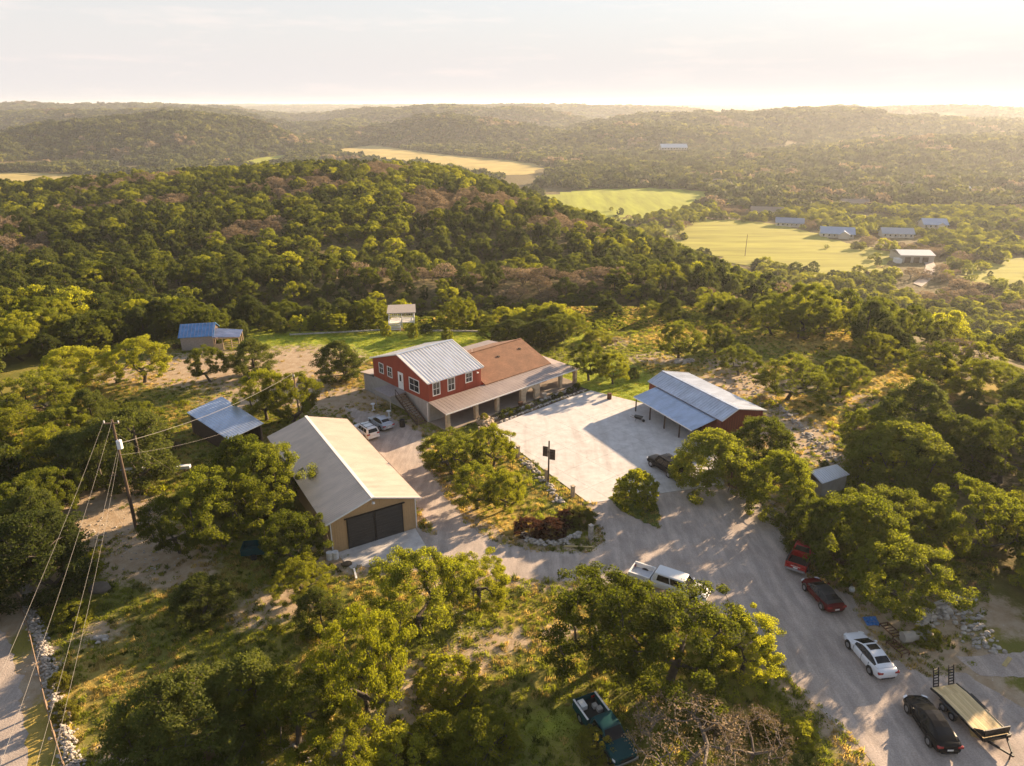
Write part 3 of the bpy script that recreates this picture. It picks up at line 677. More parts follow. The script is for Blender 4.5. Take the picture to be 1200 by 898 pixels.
for tx, ty, tr in YARD_XY: k &= np.hypot(x - tx, y - ty) > max(1.6, tr * .75)
k &= np.hypot(x + 20, y - 136) > 8; k &= np.hypot(x - 34, y - 64) > 8
DRIVE_BUF = dseg(x, y, DRIVE_W, True) < 3; k &= ~DRIVE_BUF
x, y = x[k], y[k]; d = np.hypot(x, y); o_ = np.argsort(d); x, y, d = x[o_], y[o_], d[o_]
nv = fbm(x / 55 + 3, y / 55); nb = fbm(x / 32 + 40, y / 32 + 8)
kind = np.where((nb > .645) & ((y > 175) | (nb > .735)), 'bare', np.where(rs.rand(len(x)) < np.clip((nv - .38) * 2.4 + .3, .08, .85), 'juniper', np.where(rs.rand(len(x)) < .36, 'elm', 'oak')))
kind = np.where((hz(x, y) < -30) & (rs.rand(len(x)) < .6) & (kind == 'juniper'), 'elm', kind)
edge = 1 + .12 * np.exp(-(dseg(x, y, CLEAR_W, True) / 14) ** 2)
sp2 = (x > 36) & (y < 150)
kind = np.where(sp2 & (kind == 'bare') & (rs.rand(len(x)) < .6), 'oak', kind); kind = np.where(sp2 & (kind == 'juniper') & (rs.rand(len(x)) < .5), 'oak', kind)
edge = edge * np.where(sp2, 1.45, np.where(y < 150, 1.2, 1)); wid = edge * (2.6 + 4.4 * rs.rand(len(x)) ** 1.8) * np.where(kind == 'juniper', .86, 1) * np.where(hz(x, y) < -12, 1.25, 1); hgt = wid * rs.uniform(.72, 1.05, len(x)) * np.where(kind == 'juniper', 1.15, .95); hgt = np.where(kind == 'bare', hgt * .8, hgt)
vis = np.abs(x) < .74 * y + 6
near_i = np.where(vis)[0][:212]
LAB = {'oak': 'olive green live oak', 'elm': 'yellow-green oak', 'juniper': 'dark green juniper', 'bare': 'leafless grey-brown tree'}
NAME = {'oak': 'oak_tree', 'elm': 'oak_tree', 'juniper': 'juniper_tree', 'bare': 'bare_tree'}
for i in near_i:
    if x[i] > 36: where, grp = 'in the stony woodland past the loose stone row', 'woodland past the loose stone row'
    elif x[i] < -40 and y[i] < 112: where, grp = 'in the woodland beside the big round evergreen and gravel road', 'woodland beside the gravel road'
    elif x[i] < -30: where, grp = 'in the woodland close behind the blue-roofed barn', 'woodland behind the blue-roofed barn'
    else: where, grp = 'in the woodland edge behind the lawn and white pavilion', 'woodland edge behind the lawn'
    far_lib = d[i] > 125
    plant(NAME[kind[i]], LAB[kind[i]] + ' ' + where, 'tree', kind[i], x[i], y[i], wid[i], hgt[i], grp + ', ' + LAB[kind[i]] + 's')
rest = np.ones(len(x), bool); rest[near_i] = False
def instancer(name, protos, x, y, z, s, sz, idx, label):
    """one scattered mass: a point cloud that carries copies of a few plants"""
    col = bpy.data.collections.new(name + '_kinds')
    for j, me in enumerate(protos):
        o = bpy.data.objects.new('%s_kind_%02d' % (name, j), me); col.objects.link(o)
    me = bpy.data.meshes.new(name); n = len(x); me.vertices.add(n); me.vertices.foreach_set('co', np.stack([x, y, z], -1).astype(np.float32).ravel())
    for nm, val in (('sxy', s), ('sz', sz), ('rz', np.random.RandomState(5).uniform(0, 6.28, n))):
        a = me.attributes.new(nm, 'FLOAT', 'POINT'); a.data.foreach_set('value', np.asarray(val, np.float32))
    a = me.attributes.new('pick', 'INT', 'POINT'); a.data.foreach_set('value', np.asarray(idx, np.int32))
    ob = link(bpy.data.objects.new(name, me)); tag(ob, label, None, kind='stuff')
    ng = bpy.data.node_groups.new(name, 'GeometryNodeTree'); ng.interface.new_socket('Geometry', in_out='INPUT', socket_type='NodeSocketGeometry'); ng.interface.new_socket('Geometry', in_out='OUTPUT', socket_type='NodeSocketGeometry')
    N, Lk = ng.nodes, ng.links; gi = N.new('NodeGroupInput'); go = N.new('NodeGroupOutput'); ip = N.new('GeometryNodeInstanceOnPoints'); ci = N.new('GeometryNodeCollectionInfo')
    ci.inputs['Collection'].default_value = col; ci.inputs['Separate Children'].default_value = True; ci.inputs['Reset Children'].default_value = True
    def attr(nm, ty='FLOAT'):
        q = N.new('GeometryNodeInputNamedAttribute'); q.data_type = ty; q.inputs['Name'].default_value = nm; return q.outputs['Attribute']
    cs = N.new('ShaderNodeCombineXYZ'); sx = attr('sxy'); Lk.new(sx, cs.inputs[0]); Lk.new(sx, cs.inputs[1]); Lk.new(attr('sz'), cs.inputs[2])
    cr_ = N.new('ShaderNodeCombineXYZ'); Lk.new(attr('rz'), cr_.inputs[2])
    er = N.new('FunctionNodeEulerToRotation'); Lk.new(cr_.outputs[0], er.inputs[0])
    Lk.new(gi.outputs[0], ip.inputs['Points']); Lk.new(ci.outputs[0], ip.inputs['Instance']); ip.inputs['Pick Instance'].default_value = True
    Lk.new(attr('pick', 'INT'), ip.inputs['Instance Index']); Lk.new(er.outputs[0], ip.inputs['Rotation']); Lk.new(cs.outputs[0], ip.inputs['Scale']); Lk.new(ip.outputs[0], go.inputs[0])
    md = ob.modifiers.new('scatter', 'NODES'); md.node_group = ng
    return ob
def joined(p):
    """wood and crown of a prototype in one mesh for scattering"""
    out = []
    Vs, Fs, mi, b = [], [], [], 0
    for j, k_ in enumerate(('wood', 'crown')):
        me = p[k_]; v = np.zeros(len(me.vertices) * 3, np.float32); me.vertices.foreach_get('co', v); f = np.zeros(len(me.loops), np.int32); me.loops.foreach_get('vertex_index', f)
        Vs.append(v.reshape(-1, 3)); Fs.append(f.reshape(-1, 4) + b); mi.append(np.full(len(f) // 4, j)); b += len(v) // 3
    return mesh_np('woodland_plant', np.concatenate(Vs), np.concatenate(Fs), [p['wood'].materials[0], p['crown'].materials[0]], np.concatenate(mi))
MK = [('oak', p) for p in MID['oak']] + [('elm', p) for p in MID['elm']] + [('juniper', p) for p in MID['juniper']] + [('bare', p) for p in MID['bare']]
first = {}
for j, (kn, p) in enumerate(MK): first.setdefault(kn, []).append(j)
xr, yr, kr, wr, hr = x[rest], y[rest], kind[rest], wid[rest], hgt[rest]
pick = np.array([first[a][int(b)] for a, b in zip(kr, [rs.randint(0, len(first[a])) for a in kr])])
Rj = np.array([p['R'] for _, p in MK]); Hj = np.array([p['H'] for _, p in MK])
instancer('woodland', [joined(p) for _, p in MK], xr, yr, hz(xr, yr), wr / (2 * Rj[pick]), hr / Hj[pick], pick, 'oak and juniper woodland covering the hill and the valley side')
# distant woods: crowns of about a hundred faces each
def far_proto(seed, leafm, flat=.75, n=95, size=.21):
    rs_ = np.random.RandomState(seed); c = rs_.normal(0, 1, (14, 3)); c /= np.linalg.norm(c, axis=1)[:, None]; c[:, 2] = np.abs(c[:, 2]); c *= np.array([.36, .36, .30]); c[:, 2] += .34
    V, F = leaf_quads(rs_, c, n // 14 + 1, .22, size, .8, .4)
    return mesh_np('distant_plant', V, F, [leafm])
F_OAK = leaf_mat('leaf_oak_far', (.075, .092, .022), (.125, .128, .032), .24, .4, .8, 1.8); F_JUN = leaf_mat('leaf_juniper_far', (.045, .062, .020), (.082, .09, .026), .2, .35, .8, 1.7); F_LIGHT = leaf_mat('leaf_light_far', (.12, .135, .026), (.19, .18, .04), .28, .35, .8, 1.8)
FARP = [far_proto(201, F_OAK), far_proto(202, F_JUN), far_proto(203, F_LIGHT), far_proto(204, F_OAK), far_proto(205, F_JUN), far_proto(206, L_DRY)]
def far_woods(name, y0, y1, st, sc_, seed, label, fl=1.0):
    rs_ = np.random.RandomState(seed); x, y = jitter(-.82 * y1, .82 * y1, y0, y1, st, rs_); k = in_view(x, y, .80, 20)
    for q in FIELD_L: k &= ~pip(x, y, q)
    for hx, hy, r in HOUSES_XY: k &= np.hypot(x - hx, y - hy) > r
    z = hz(x, y); flat = z < VALLEY + 4; k &= ~(flat & (fbm(x / 130 + 2, y / 130) < .34)); k &= ~((fbm(x / 85 + 50, y / 85) < .27))
    x, y, z = x[k], y[k], z[k]; n = len(x); s = sc_ * (.55 + 1.15 * rs_.rand(n) ** 1.5)
    nv = fbm(x / 160, y / 160); pk = np.where(rs_.rand(n) < nv * .9, rs_.choice([1, 4], n), rs_.choice([0, 3, 0, 3, 2, 1], n)); pk = np.where(fbm(x / 60 + 9, y / 60) > .72, 5, pk)
    return instancer(name, FARP, x, y, z - .4, s, fl * s * rs_.uniform(.7, 1.1, n), pk, label)
far_woods('distant_woodland', 640, 1750, 7.4, 9.5, 1, 'wooded valley floor and hills beyond the green pastures')
far_woods('horizon_woodland', 1750, 4200, 16, 21, 2, 'hazy wooded ridges along the horizon', .55)
far_woods('skyline_woodland', 4200, 9500, 45, 54, 3, 'last wooded ridge against the sky', .28)
# ------------------------------------------------------------------ grass and weeds
def tuft(seed, n, h, sp, m):
    rs_ = np.random.RandomState(seed); V, F = [], []
    for i in range(n):
        t, r = rs_.uniform(0, 6.28), sp * rs_.rand() ** .5; b = np.array([math.cos(t) * r, math.sin(t) * r, 0]); l_ = rs_.normal(0, .35, 2) * h; hh = h * rs_.uniform(.5, 1.2); a = rs_.uniform(0, 6.28); w_ = .02 + .03 * rs_.rand()
        e = np.array([math.cos(a), math.sin(a), 0]) * w_; tip = b + np.array([l_[0], l_[1], hh]); k_ = len(V); V += [b - e, b + e, tip + e * .3, tip - e * .3]; F.append((k_, k_ + 1, k_ + 2, k_ + 3))
    return mesh_np('grass_tuft', np.array(V), np.array(F), [m])
G1 = leaf_mat('grass_green', (.16, .195, .028), (.26, .265, .04), .45, .35, .9, 1.8); G2 = leaf_mat('grass_gold', (.34, .26, .08), (.46, .35, .12), .45, .35, .9, 1.6); G3 = leaf_mat('weed_leaf', (.075, .10, .02), (.12, .13, .025), .4)
TUFTS = [tuft(1, 34, .20, .28, G1), tuft(2, 34, .26, .28, G1), tuft(3, 30, .24, .26, G2), tuft(4, 30, .30, .3, G2), tuft(5, 40, .42, .32, G3), tuft(6, 30, .10, .34, G1), tuft(7, 30, .09, .34, G2)]
rs = np.random.RandomState(77)
x, y = jitter(-75, 75, 24, 150, .36, rs); k = (np.abs(x) < .76 * y + 3)
keep = pip(x, y, CLEAR_W) | (dseg(x, y, CLEAR_W, True) < 9); k &= keep & ~pip(x, y, PAD_W)
for q in BUILT: k &= ~pip(x, y, q)
k &= ~(pip(x, y, DRIVE_W) & (dseg(x, y, DRIVE_W, True) > .25)); k |= pip(x, y, PATCH_W)
dm = blobs(x, y, DIRT); lm = blobs(x, y, LUSH); gmk = blobs(x, y, GOLD); nn = fbm(x / 2.2, y / 2.2); patch = fbm(x / 7 + 5, y / 7)
k &= rs.rand(len(x)) < np.clip(1.25 - 1.25 * dm - np.clip(.5 - nn, 0, 1) * 1.2, .03, .96) * np.where(y > 95, .55, .72)
x, y, dm, lm, gmk, patch = x[k], y[k], dm[k], lm[k], gmk[k], patch[k]; n = len(x)
goldp = np.clip(.28 + gmk * .6 + dm * .3 - lm * .6 + (patch - .5) * 1.8, .03, .92); isg = rs.rand(n) < goldp
pk = np.where(isg, rs.choice([2, 3, 6], n), np.where(rs.rand(n) < .12 * (lm < .4), 4, rs.choice([0, 1, 5], n))); pk = np.where(lm > .45, np.where(isg, 6, 5), pk)
s = rs.uniform(.6, 1.15, n) * np.where(gmk > .6, .75, 1); instancer('grass', TUFTS, x, y, np.zeros(n), s, s * rs.uniform(.45, .95, n), pk, 'patchy green and golden grass over the yard')
# low brush under the trees at the yard edges
x, y = jitter(-75, 80, 26, 150, 2.4, rs); k = (np.abs(x) < .78 * y + 3) & ~pip(x, y, PAD_W) & ~(dseg(x, y, DRIVE_W, True) < 1.2) & ~pip(x, y, DRIVE_W)
for q in BUILT: k &= ~pip(x, y, q)
ed = dseg(x, y, CLEAR_W, True); k &= np.where(pip(x, y, CLEAR_W), (ed < 6) & (rs.rand(len(x)) < .45) | (rs.rand(len(x)) < .035), rs.rand(len(x)) < .5); k &= (blobs(x, y, DIRT) < .5) & (blobs(x, y, LUSH) < .5)
x, y = x[k], y[k]; n = len(x)
BR = [mesh_np('brush_plant', *leaf_quads(np.random.RandomState(300 + j), np.random.RandomState(310 + j).normal(0, .28, (14, 3)) * np.array([1, 1, .4]) + np.array([0, 0, .3]), 26, .22, .085, .8, .3), [m]) for j, m in enumerate((L_OAK, L_LIGHT, L_DRY, L_YUC, L_JUN))]
s = rs.uniform(.6, 1.7, n); instancer('brush', BR, x, y, hz(x, y) - .05, s, s * rs.uniform(.6, 1.1, n), rs.choice([0, 0, 1, 1, 3, 4, 2], n), 'low scrub and weeds scattered under the trees and along the yard edge')
# ------------------------------------------------------------------ buildings
RED = mat('red_siding', (.30, .052, .024), .75, var=.16, scale=1.2, stretch=(1, 1, .25))
BLOCK = mat('grey_block', (.33, .31, .29), .9, var=.15, scale=1.5, bump=.3, bscale=12)
WHITE = mat('white_paint', (.78, .76, .73), .6, var=.06)
METAL = mat('galvanised_roof', (.58, .62, .70), .36, .7, var=.22, scale=1.1, stretch=(1, .25, 1))
BLUEMETAL = mat('blue_grey_roof', (.42, .50, .64), .4, .55, var=.2, scale=1.0, stretch=(1, .3, 1))
TANMETAL = mat('tan_roof_metal', (.62, .50, .40), .42, .35, var=.14, scale=.9, stretch=(1, .3, 1))
GREYMETAL = mat('grey_porch_metal', (.37, .30, .265), .5, .3, var=.12, scale=.6)
TANWALL = mat('tan_wall_metal', (.50, .335, .18), .6, .1, var=.07)
GLASS = mat('window_glass', (.018, .020, .024), .08, spec=.8, var=.3, scale=1)
STONE = mat('limestone', (.46, .36, .25), .95, var=.28, scale=2.2, bump=.6, bscale=7)
PALE = mat('pale_rock', (.40, .36, .315), .95, var=.45, scale=1.8, bump=.6, bscale=8)
DECKW = mat('grey_deck_wood', (.30, .27, .26), .9, var=.2, scale=4)
DARKW = mat('dark_stained_wood', (.060, .035, .024), .85, var=.3, scale=4)
POSTW = mat('weathered_post', (.22, .15, .10), .9, var=.25, scale=5)
DOORD = mat('charcoal_door', (.045, .042, .042), .7, var=.3, scale=1.4, stretch=(.3, .3, 2.5))
BLACKM = mat('black_metal', (.02, .02, .022), .5, .4)
RUST = mat('rusty_metal', (.12, .055, .03), .85, .3, var=.4, scale=4)
def shingle_mat():
    m, n, l, b = new_mat('brown_shingles'); t = n.new('ShaderNodeTexCoord'); br = n.new('ShaderNodeTexBrick')
    br.inputs['Color1'].default_value = (.185, .092, .052, 1); br.inputs['Color2'].default_value = (.225, .115, .066, 1); br.inputs['Mortar'].default_value = (.14, .065, .038, 1)
    br.inputs['Scale'].default_value = 1; br.inputs['Brick Width'].default_value = .33; br.inputs['Row Height'].default_value = .15; br.inputs['Mortar Size'].default_value = .008
    l.new(t.outputs['Object'], br.inputs['Vector']); nz_ = n.new('ShaderNodeTexNoise'); nz_.inputs['Scale'].default_value = .7; nz_.inputs['Detail'].default_value = 7; l.new(t.outputs['Object'], nz_.inputs['Vector'])
    r = n.new('ShaderNodeMapRange'); r.inputs['From Min'].default_value = .3; r.inputs['From Max'].default_value = .7; r.inputs['To Min'].default_value = .8; r.inputs['To Max'].default_value = 1.2; l.new(nz_.outputs['Fac'], r.inputs['Value'])
    hs = n.new('ShaderNodeHueSaturation'); l.new(br.outputs[0], hs.inputs['Color']); l.new(r.outputs[0], hs.inputs['Value']); l.new(hs.outputs[0], b.inputs['Base Color']); b.inputs['Roughness'].default_value = .95
    bp = n.new('ShaderNodeBump'); bp.inputs['Strength'].default_value = .5; bp.inputs['Distance'].default_value = .02; l.new(br.outputs['Fac'], bp.inputs['Height']); bp.invert = True; l.new(bp.outputs[0], b.inputs['Normal'])
    return m
SHINGLE = shingle_mat()
def window(parent, O, a, nrm, wd, ht, cols=2, rows=2, fw=.11):
    """sash window on a wall: frame is the part; panes and bars are its pieces. O = lower corner, a = along the wall, nrm = outwards"""
    O, a, nrm = Vector(O), Vector(a), Vector(nrm); up = Vector((0, 0, 1))
    def panel(u0, u1, z0, z1, d0, d1):
        q = lambda d: [O + a * u0 + up * z0 + nrm * d, O + a * u1 + up * z0 + nrm * d, O + a * u1 + up * z1 + nrm * d, O + a * u0 + up * z1 + nrm * d]
        return q(d0), q(d1)
    fr_ = MB()
    for r_ in ((-fw, wd + fw, -fw, 0), (-fw, wd + fw, ht, ht + fw), (-fw, 0, 0, ht), (wd, wd + fw, 0, ht)): fr_.hexa(*panel(*r_, .002, .06))
    f = fr_.build('window', WHITE, parent)
    for j in range(rows):
        for i in range(cols):
            MB().hexa(*panel(wd * i / cols + .015, wd * (i + 1) / cols - .015, ht * j / rows + .015, ht * (j + 1) / rows - .015, .003, .022)).build('pane', GLASS, f)
    mu = MB()
    for j in range(1, rows): mu.hexa(*panel(0, wd, ht * j / rows - .03, ht * j / rows + .03, .024, .045))
    for i in range(1, cols): mu.hexa(*panel(wd * i / cols - .02, wd * i / cols + .02, 0, ht, .025, .04))
    mu.build('muntin', WHITE, f)
    return f
def ribs(parent, name, a0, a1, b0, b1, n, h, wd, m):
    """raised seams running from edge a0-a1 down to b0-b1"""
    r_ = MB(); a0, a1, b0, b1 = map(Vector, (a0, a1, b0, b1)); nr = (a1 - a0).cross(b0 - a0).normalized()
    if nr.z < 0: nr = -nr
    for i in range(n):
        t = (i + .5) / n; p, q = a0.lerp(a1, t) + nr * h / 2, b0.lerp(b1, t) + nr * h / 2; r_.bar(p, q, wd, h, up=nr)
    return r_.build(name, m, parent)
def roof_plane(parent, name, pts, th, m): return MB().slab(pts, th).build(name, m, parent)

H = thing('ranch_house', 'red house with striped metal roof, brown shingle wing and long covered porch', 'house', HOUSE_O, HOUSE_A)
L1, W1 = 9.32, 13.877
MB().box(0, L1, 0, W1, 0, 3.05).build('lower_wall', BLOCK, H)
# red upper storey: pentagon gable prism
EV, RG, MV = 5.85, 8.12, W1 / 2
up_ = MB()
g0 = [(.01, .01, 3.05), (.01, W1 - .01, 3.05), (.01, W1 - .01, EV), (.01, MV, RG), (.01, .01, EV)]; g1 = [(L1 - .01, p[1], p[2]) for p in g0]
up_.poly(g0); up_.poly(g1[::-1])
for i in range(5): j = (i + 1) % 5; up_.poly([g0[j], g0[i], g1[i], g1[j]])
upper = up_.build('upper_wall', RED, H)
bt = MB()
for i in range(1, 23):
    q = i * .4
    if q < L1: bt.box(q - .02, q + .02, -.012, .01, 3.07, EV)
for i in range(1, 35):
    q = i * .4; zt = EV + (RG - EV) * (1 - abs(q - MV) / MV)
    if q < W1: bt.box(-.012, .01, q - .02, q + .02, 3.07, zt - .03)
bt.build('batten', RED, upper)
MB().box(-.02, .04, -.02, .04, 3.06, EV).build('corner_board', RED, upper)
ov = .28; sl = (RG - EV) / MV; ze = EV - ov * sl + .14; zr = RG + .14
for s, y0 in ((1, -ov), (-1, W1 + ov)):
    r_ = roof_plane(H, 'roof', [(-ov, y0, ze), (L1 + ov, y0, ze), (L1 + ov, MV, zr), (-ov, MV, zr)][::s], .10, METAL)
    ribs(r_, 'roof_seam', (-ov, MV, zr), (L1 + ov, MV, zr), (-ov, y0, ze), (L1 + ov, y0, ze), 19, .05, .13, WHITE)
    MB().bar((-ov - .02, y0, ze + .02), (-ov - .02, MV, zr + .02), .12, .16).bar((L1 + ov + .02, y0, ze + .02), (L1 + ov + .02, MV, zr + .02), .12, .16).build('rake_trim', WHITE, r_)
MB().bar((-ov - .05, MV, zr + .04), (L1 + ov + .05, MV, zr + .04), .4, .07).build('ridge_cap', METAL, H)
xN, yN, yP = Vector((-1, 0, 0)), Vector((0, -1, 0)), Vector((0, 1, 0)); xP = Vector((1, 0, 0))
window(H, (0, 12.1, 4.2), -yP, xN, 1.0, 1.4); window(H, (0, 9.9, 4.2), -yP, xN, 1.05, 1.4); window(H, (0, 4.45, 3.75), -yP, xN, 2.2, 1.72)
for u0, z0, ht in ((.75, 3.85, 1.75), (3.32, 3.85, 1.75), (6.5, 4.25, 1.3)): window(H, (u0, 0, z0), xP, yN, 1.08, ht)
dr = MB().box(-.06, -.005, 6.1, 7.15, 3.12, 5.5); d_ = dr.build('door', WHITE, H); MB().box(-.075, -.061, 6.4, 6.85, 4.3, 5.25).build('pane', GLASS, d_); MB().box(-.05, -.002, 5.98, 6.1, 3.1, 5.6).box(-.05, -.002, 7.15, 7.27, 3.1, 5.6).box(-.05, -.002, 6.1, 7.15, 5.5, 5.6).build('frame', WHITE, d_); MB().tube((-.11, 6.22, 4.2), (-.06, 6.22, 4.2), .035).build('handle', BLACKM, d_)
MB().tube((8.55, 0, 5.35), (8.55, -.22, 5.3), .06).tube((8.4, -.2, 5.25), (8.7, -.2, 5.25), .09).build('flood_lamp', WHITE, H)
# landing and stair at the gable door
dk = MB().box(-2.75, -.02, 5.4, 9.5, 2.92, 3.0); deck = dk.build('landing', DECKW, H)
bd = MB()
for i in range(20): bd.box(-2.8, -.03, 5.4 + i * .205, 5.4 + i * .205 + .185, 3.003, 3.03)
bd.build('deck_board', DECKW, deck); MB().box(-2.83, -2.76, 5.38, 9.52, 2.72, 2.998).box(-2.75, -.02, 9.5, 9.56, 2.72, 2.998).build('rim_joist', DECKW, deck)
for y_ in (5.6, 9.3): MB().box(-2.7, -2.61, y_ - .045, y_ + .045, 0, 2.92).build('landing_post', PALE, H)
st = MB().bar((-.35, 5.4, 2.85), (-.35, .35, .05), .06, .3).bar((-1.85, 5.4, 2.85), (-1.85, .35, .05), .06, .3); stair = st.build('stair', DARKW, H)
for i in range(14):
    t = (i + .5) / 14; MB().box(-1.82, -.38, 5.4 - 5.05 * t - .15, 5.4 - 5.05 * t + .13, 2.95 * (1 - t) + .03, 2.95 * (1 - t) + .08).build('tread', POSTW, stair)
rl = MB().bar((-1.85, 5.4, 3.85), (-1.85, .4, 1.0), .06, .08)
for t in (0, .33, .66, 1): rl.bar((-1.85, 5.4 - 5 * t, 2.85 - 2.8 * t), (-1.85, 5.4 - 5 * t, 3.85 - 2.85 * t), .06, .06)
rl.build('handrail', DARKW, stair)
# rear lean-to
MB().box(.05, 5.5, W1, W1 + 3, 0, 2.75).build('lean_to_wall', BLOCK, H); roof_plane(H, 'lean_to_roof', [(-.35, W1 + .005, 3.35), (-.35, W1 + 3.4, 2.85), (5.8, W1 + 3.4, 2.85), (5.8, W1 + .005, 3.35)], .08, TANMETAL)
# shingle wing
U1, V0, V1, VR, WE, WR = 23.2, -.55, 13.2, 6.3, 3.12, 5.55
wg = MB(); a = [(L1, 0, 0), (L1, 12.6, 0), (L1, 12.6, 3.15), (L1, VR, 5.4), (L1, 0, 3.15)]; b = [(U1 - .3, p[1], p[2]) for p in a]
wg.poly(b[::-1])
for i in range(5):
    j = (i + 1) % 5; wg.poly([a[j], a[i], b[i], b[j]])
wg.build('wing_wall', RED, H)
roof_plane(H, 'shingle_roof', [(L1 + .31, V0, WE + .12), (U1, V0, WE + .12), (U1, VR, WR + .12), (L1 + .31, VR, WR + .12)], .14, SHINGLE)
roof_plane(H, 'shingle_roof', [(L1 + .31, VR, WR + .12), (U1, VR, WR + .12), (U1, V1, WE + .12), (L1 + .31, V1, WE + .12)], .14, SHINGLE)
MB().bar((L1 + .3, VR, WR + .14), (U1, VR, WR + .14), .3, .06).build('ridge_cap', SHINGLE, H)
for u_, v_ in ((16.1, 3.9), (20.9, 4.2)):
    z_ = WE + .12 + (WR - WE) * (v_ - V0) / (VR - V0); MB().hexa([(u_ - .2, v_ - .2, z_ - .15), (u_ + .2, v_ - .2, z_ - .15), (u_ + .2, v_ + .2, z_ - .05), (u_ - .2, v_ + .2, z_ - .05)], [(u_ - .16, v_ - .17, z_ + .12), (u_ + .16, v_ - .17, z_ + .12), (u_ + .16, v_ + .2, z_ + .16), (u_ - .16, v_ + .2, z_ + .16)]).build('roof_vent', DARKW, H)
for u_ in (12.6, 13.6): MB().tube((u_, 7.2, 5.0), (u_, 7.2, 5.85), .05).build('vent_pipe', WHITE, H)
# porch
PE, PI_, PV, PR = 2.55, 3.14, -3.85, 26.1
pr = roof_plane(H, 'porch_roof', [(-.15, PV, PE), (PR, PV, PE), (U1 + .05, -.56, PI_), (-.15, -.02, PI_)], .07, GREYMETAL)
ribs(pr, 'roof_seam', (-.15, -.05, PI_), (U1, -.56, PI_), (-.15, PV, PE), (U1 + .6, PV, PE), 40, .025, .04, GREYMETAL)
pr2 = roof_plane(H, 'porch_roof', [(U1 + .05, -.55, PI_), (PR, PV + .01, PE), (PR, 6.2, PE), (U1 + .05, 6.2, PI_)], .07, GREYMETAL)
MB().bar((-.15, PV - .03, PE - .06), (PR, PV - .03, PE - .06), .07, .17).build('fascia', WHITE, pr)
MB().slab([(0, -4.1, .16), (PR - .2, -4.1, .16), (PR - .2, 6, .16), (U1 - .3, 6, .16), (U1 - .3, -.01, .16), (0, -.01, .16)], .2).build('porch_floor', mat('porch_concrete', (.27, .22, .18), .9, var=.15, scale=.8), H)
for u_, v_ in ((.45, -3.45), (5.4, -3.45), (9.3, -3.45), (22.3, -3.45), (25.6, -3.45), (25.6, 1.2), (25.6, 5.6)): MB().box(u_ - .26, u_ + .26, v_ - .26, v_ + .26, .17, 2.52).build('stone_post', STONE, H, bevel=.03)
MB().box(-.1, 26, -3.62, -3.42, 2.42, 2.545 - .09).build('porch_beam', POSTW, H)
# arched stone entrance
ar = MB(); A0, A1, AZ, AV = 13.6, 17.4, 2.40, -3.95; cu, rad_, spz = 15.5, .95, 1.2
arc = [(cu + rad_ * math.cos(math.pi * k / 12), spz + rad_ * math.sin(math.pi * k / 12)) for k in range(13)]
left = [(A0, .16), (A0, AZ)]; 
for v_, flip in ((AV, 1), (AV + .5, -1)):
    for k in range(12):
        p, q = arc[k], arc[k + 1]; pts = [(p[0], v_, p[1]), (p[0], v_, AZ), (q[0], v_, AZ), (q[0], v_, q[1])]; ar.poly(pts[::flip])
    ar.poly([(A0, v_, .16), (cu - rad_, v_, .16), (cu - rad_, v_, AZ), (A0, v_, AZ)][::flip]); ar.poly([(cu + rad_, v_, .16), (A1, v_, .16), (A1, v_, AZ), (cu + rad_, v_, AZ)][::flip])
for k in range(12):
    p, q = arc[k], arc[k + 1]; ar.poly([(p[0], AV, p[1]), (q[0], AV, q[1]), (q[0], AV + .5, q[1]), (p[0], AV + .5, p[1])])
for x_ in (cu - rad_, cu + rad_, A0, A1): ar.poly([(x_, AV, .16), (x_, AV + .5, .16), (x_, AV + .5, AZ if x_ in (A0, A1) else spz), (x_, AV, AZ if x_ in (A0, A1) else spz)])
ar.build('stone_arch', STONE, H)
MB().box(3.4, L1 - .05, -.045, -.004, .17, 2.75).build('porch_wall', RED, H)
for u0, u1, m_ in ((11.6, 12.7, WHITE), (7.3, 7.45, WHITE), (3.0, 3.15, WHITE)): MB().box(u0, u1, -.06, -.004, .17, 2.4).build('porch_door' if u1 - u0 > .5 else 'door_trim', m_, H)
for u0 in (12.75, 19.0, 20.6): MB().box(u0, u0 + 1.0, -.05, -.003, .6, 2.3).build('dark_window', GLASS, H)
MB().box(-.12, -.03, .25, .4, .05, 2.9).build('downpipe', WHITE, H)
# back porch
roof_plane(H, 'back_porch_roof', [(16.5, 13.25, 3.1), (24.5, 13.25, 3.1), (24.5, 16, 2.8), (16.5, 16, 2.8)], .06, GREYMETAL)
for u_ in (16.7, 20.5, 24.3): MB().box(u_ - .07, u_ + .07, 15.75, 15.9, 0, 2.75).build('back_porch_post', POSTW, H)

# ------------------------------------------------------------------ tan barn
B = thing('metal_barn', 'long tan metal barn with two dark sliding doors in its gable', 'barn', BARN_O, BARN_A)
BL, BW, BE, BR_, BM = 21.8, 8.88, 3.72, 5.12, 4.58
bw = MB(); a = [(0, 0, 0), (0, BW, 0), (0, BW, BE), (0, BM, BR_), (0, 0, BE)]; b = [(BL, p[1], p[2]) for p in a]
bw.poly(a); bw.poly(b[::-1])
for i in range(5): j = (i + 1) % 5; bw.poly([a[j], a[i], b[i], b[j]])
bwall = bw.build('wall', TANWALL, B)
rb = MB()
for i in range(1, 36):
    q = i * .25; zt = BE + (BR_ - BE) * (1 - abs(q - BM) / BM)
    if 1.3 < q < 7.45: rb.box(-.028, .0, q - .035, q + .035, 3.52, zt - .03)
    elif q < BW - .05: rb.box(-.028, .0, q - .035, q + .035, .03, zt - .03)
for i in range(1, 87): rb.box(i * .25 - .035, i * .25 + .035, BW, BW + .028, .03, BE - .05).box(i * .25 - .035, i * .25 + .035, -.028, 0, .03, BE - .05)
rb.build('wall_rib', TANWALL, bwall)
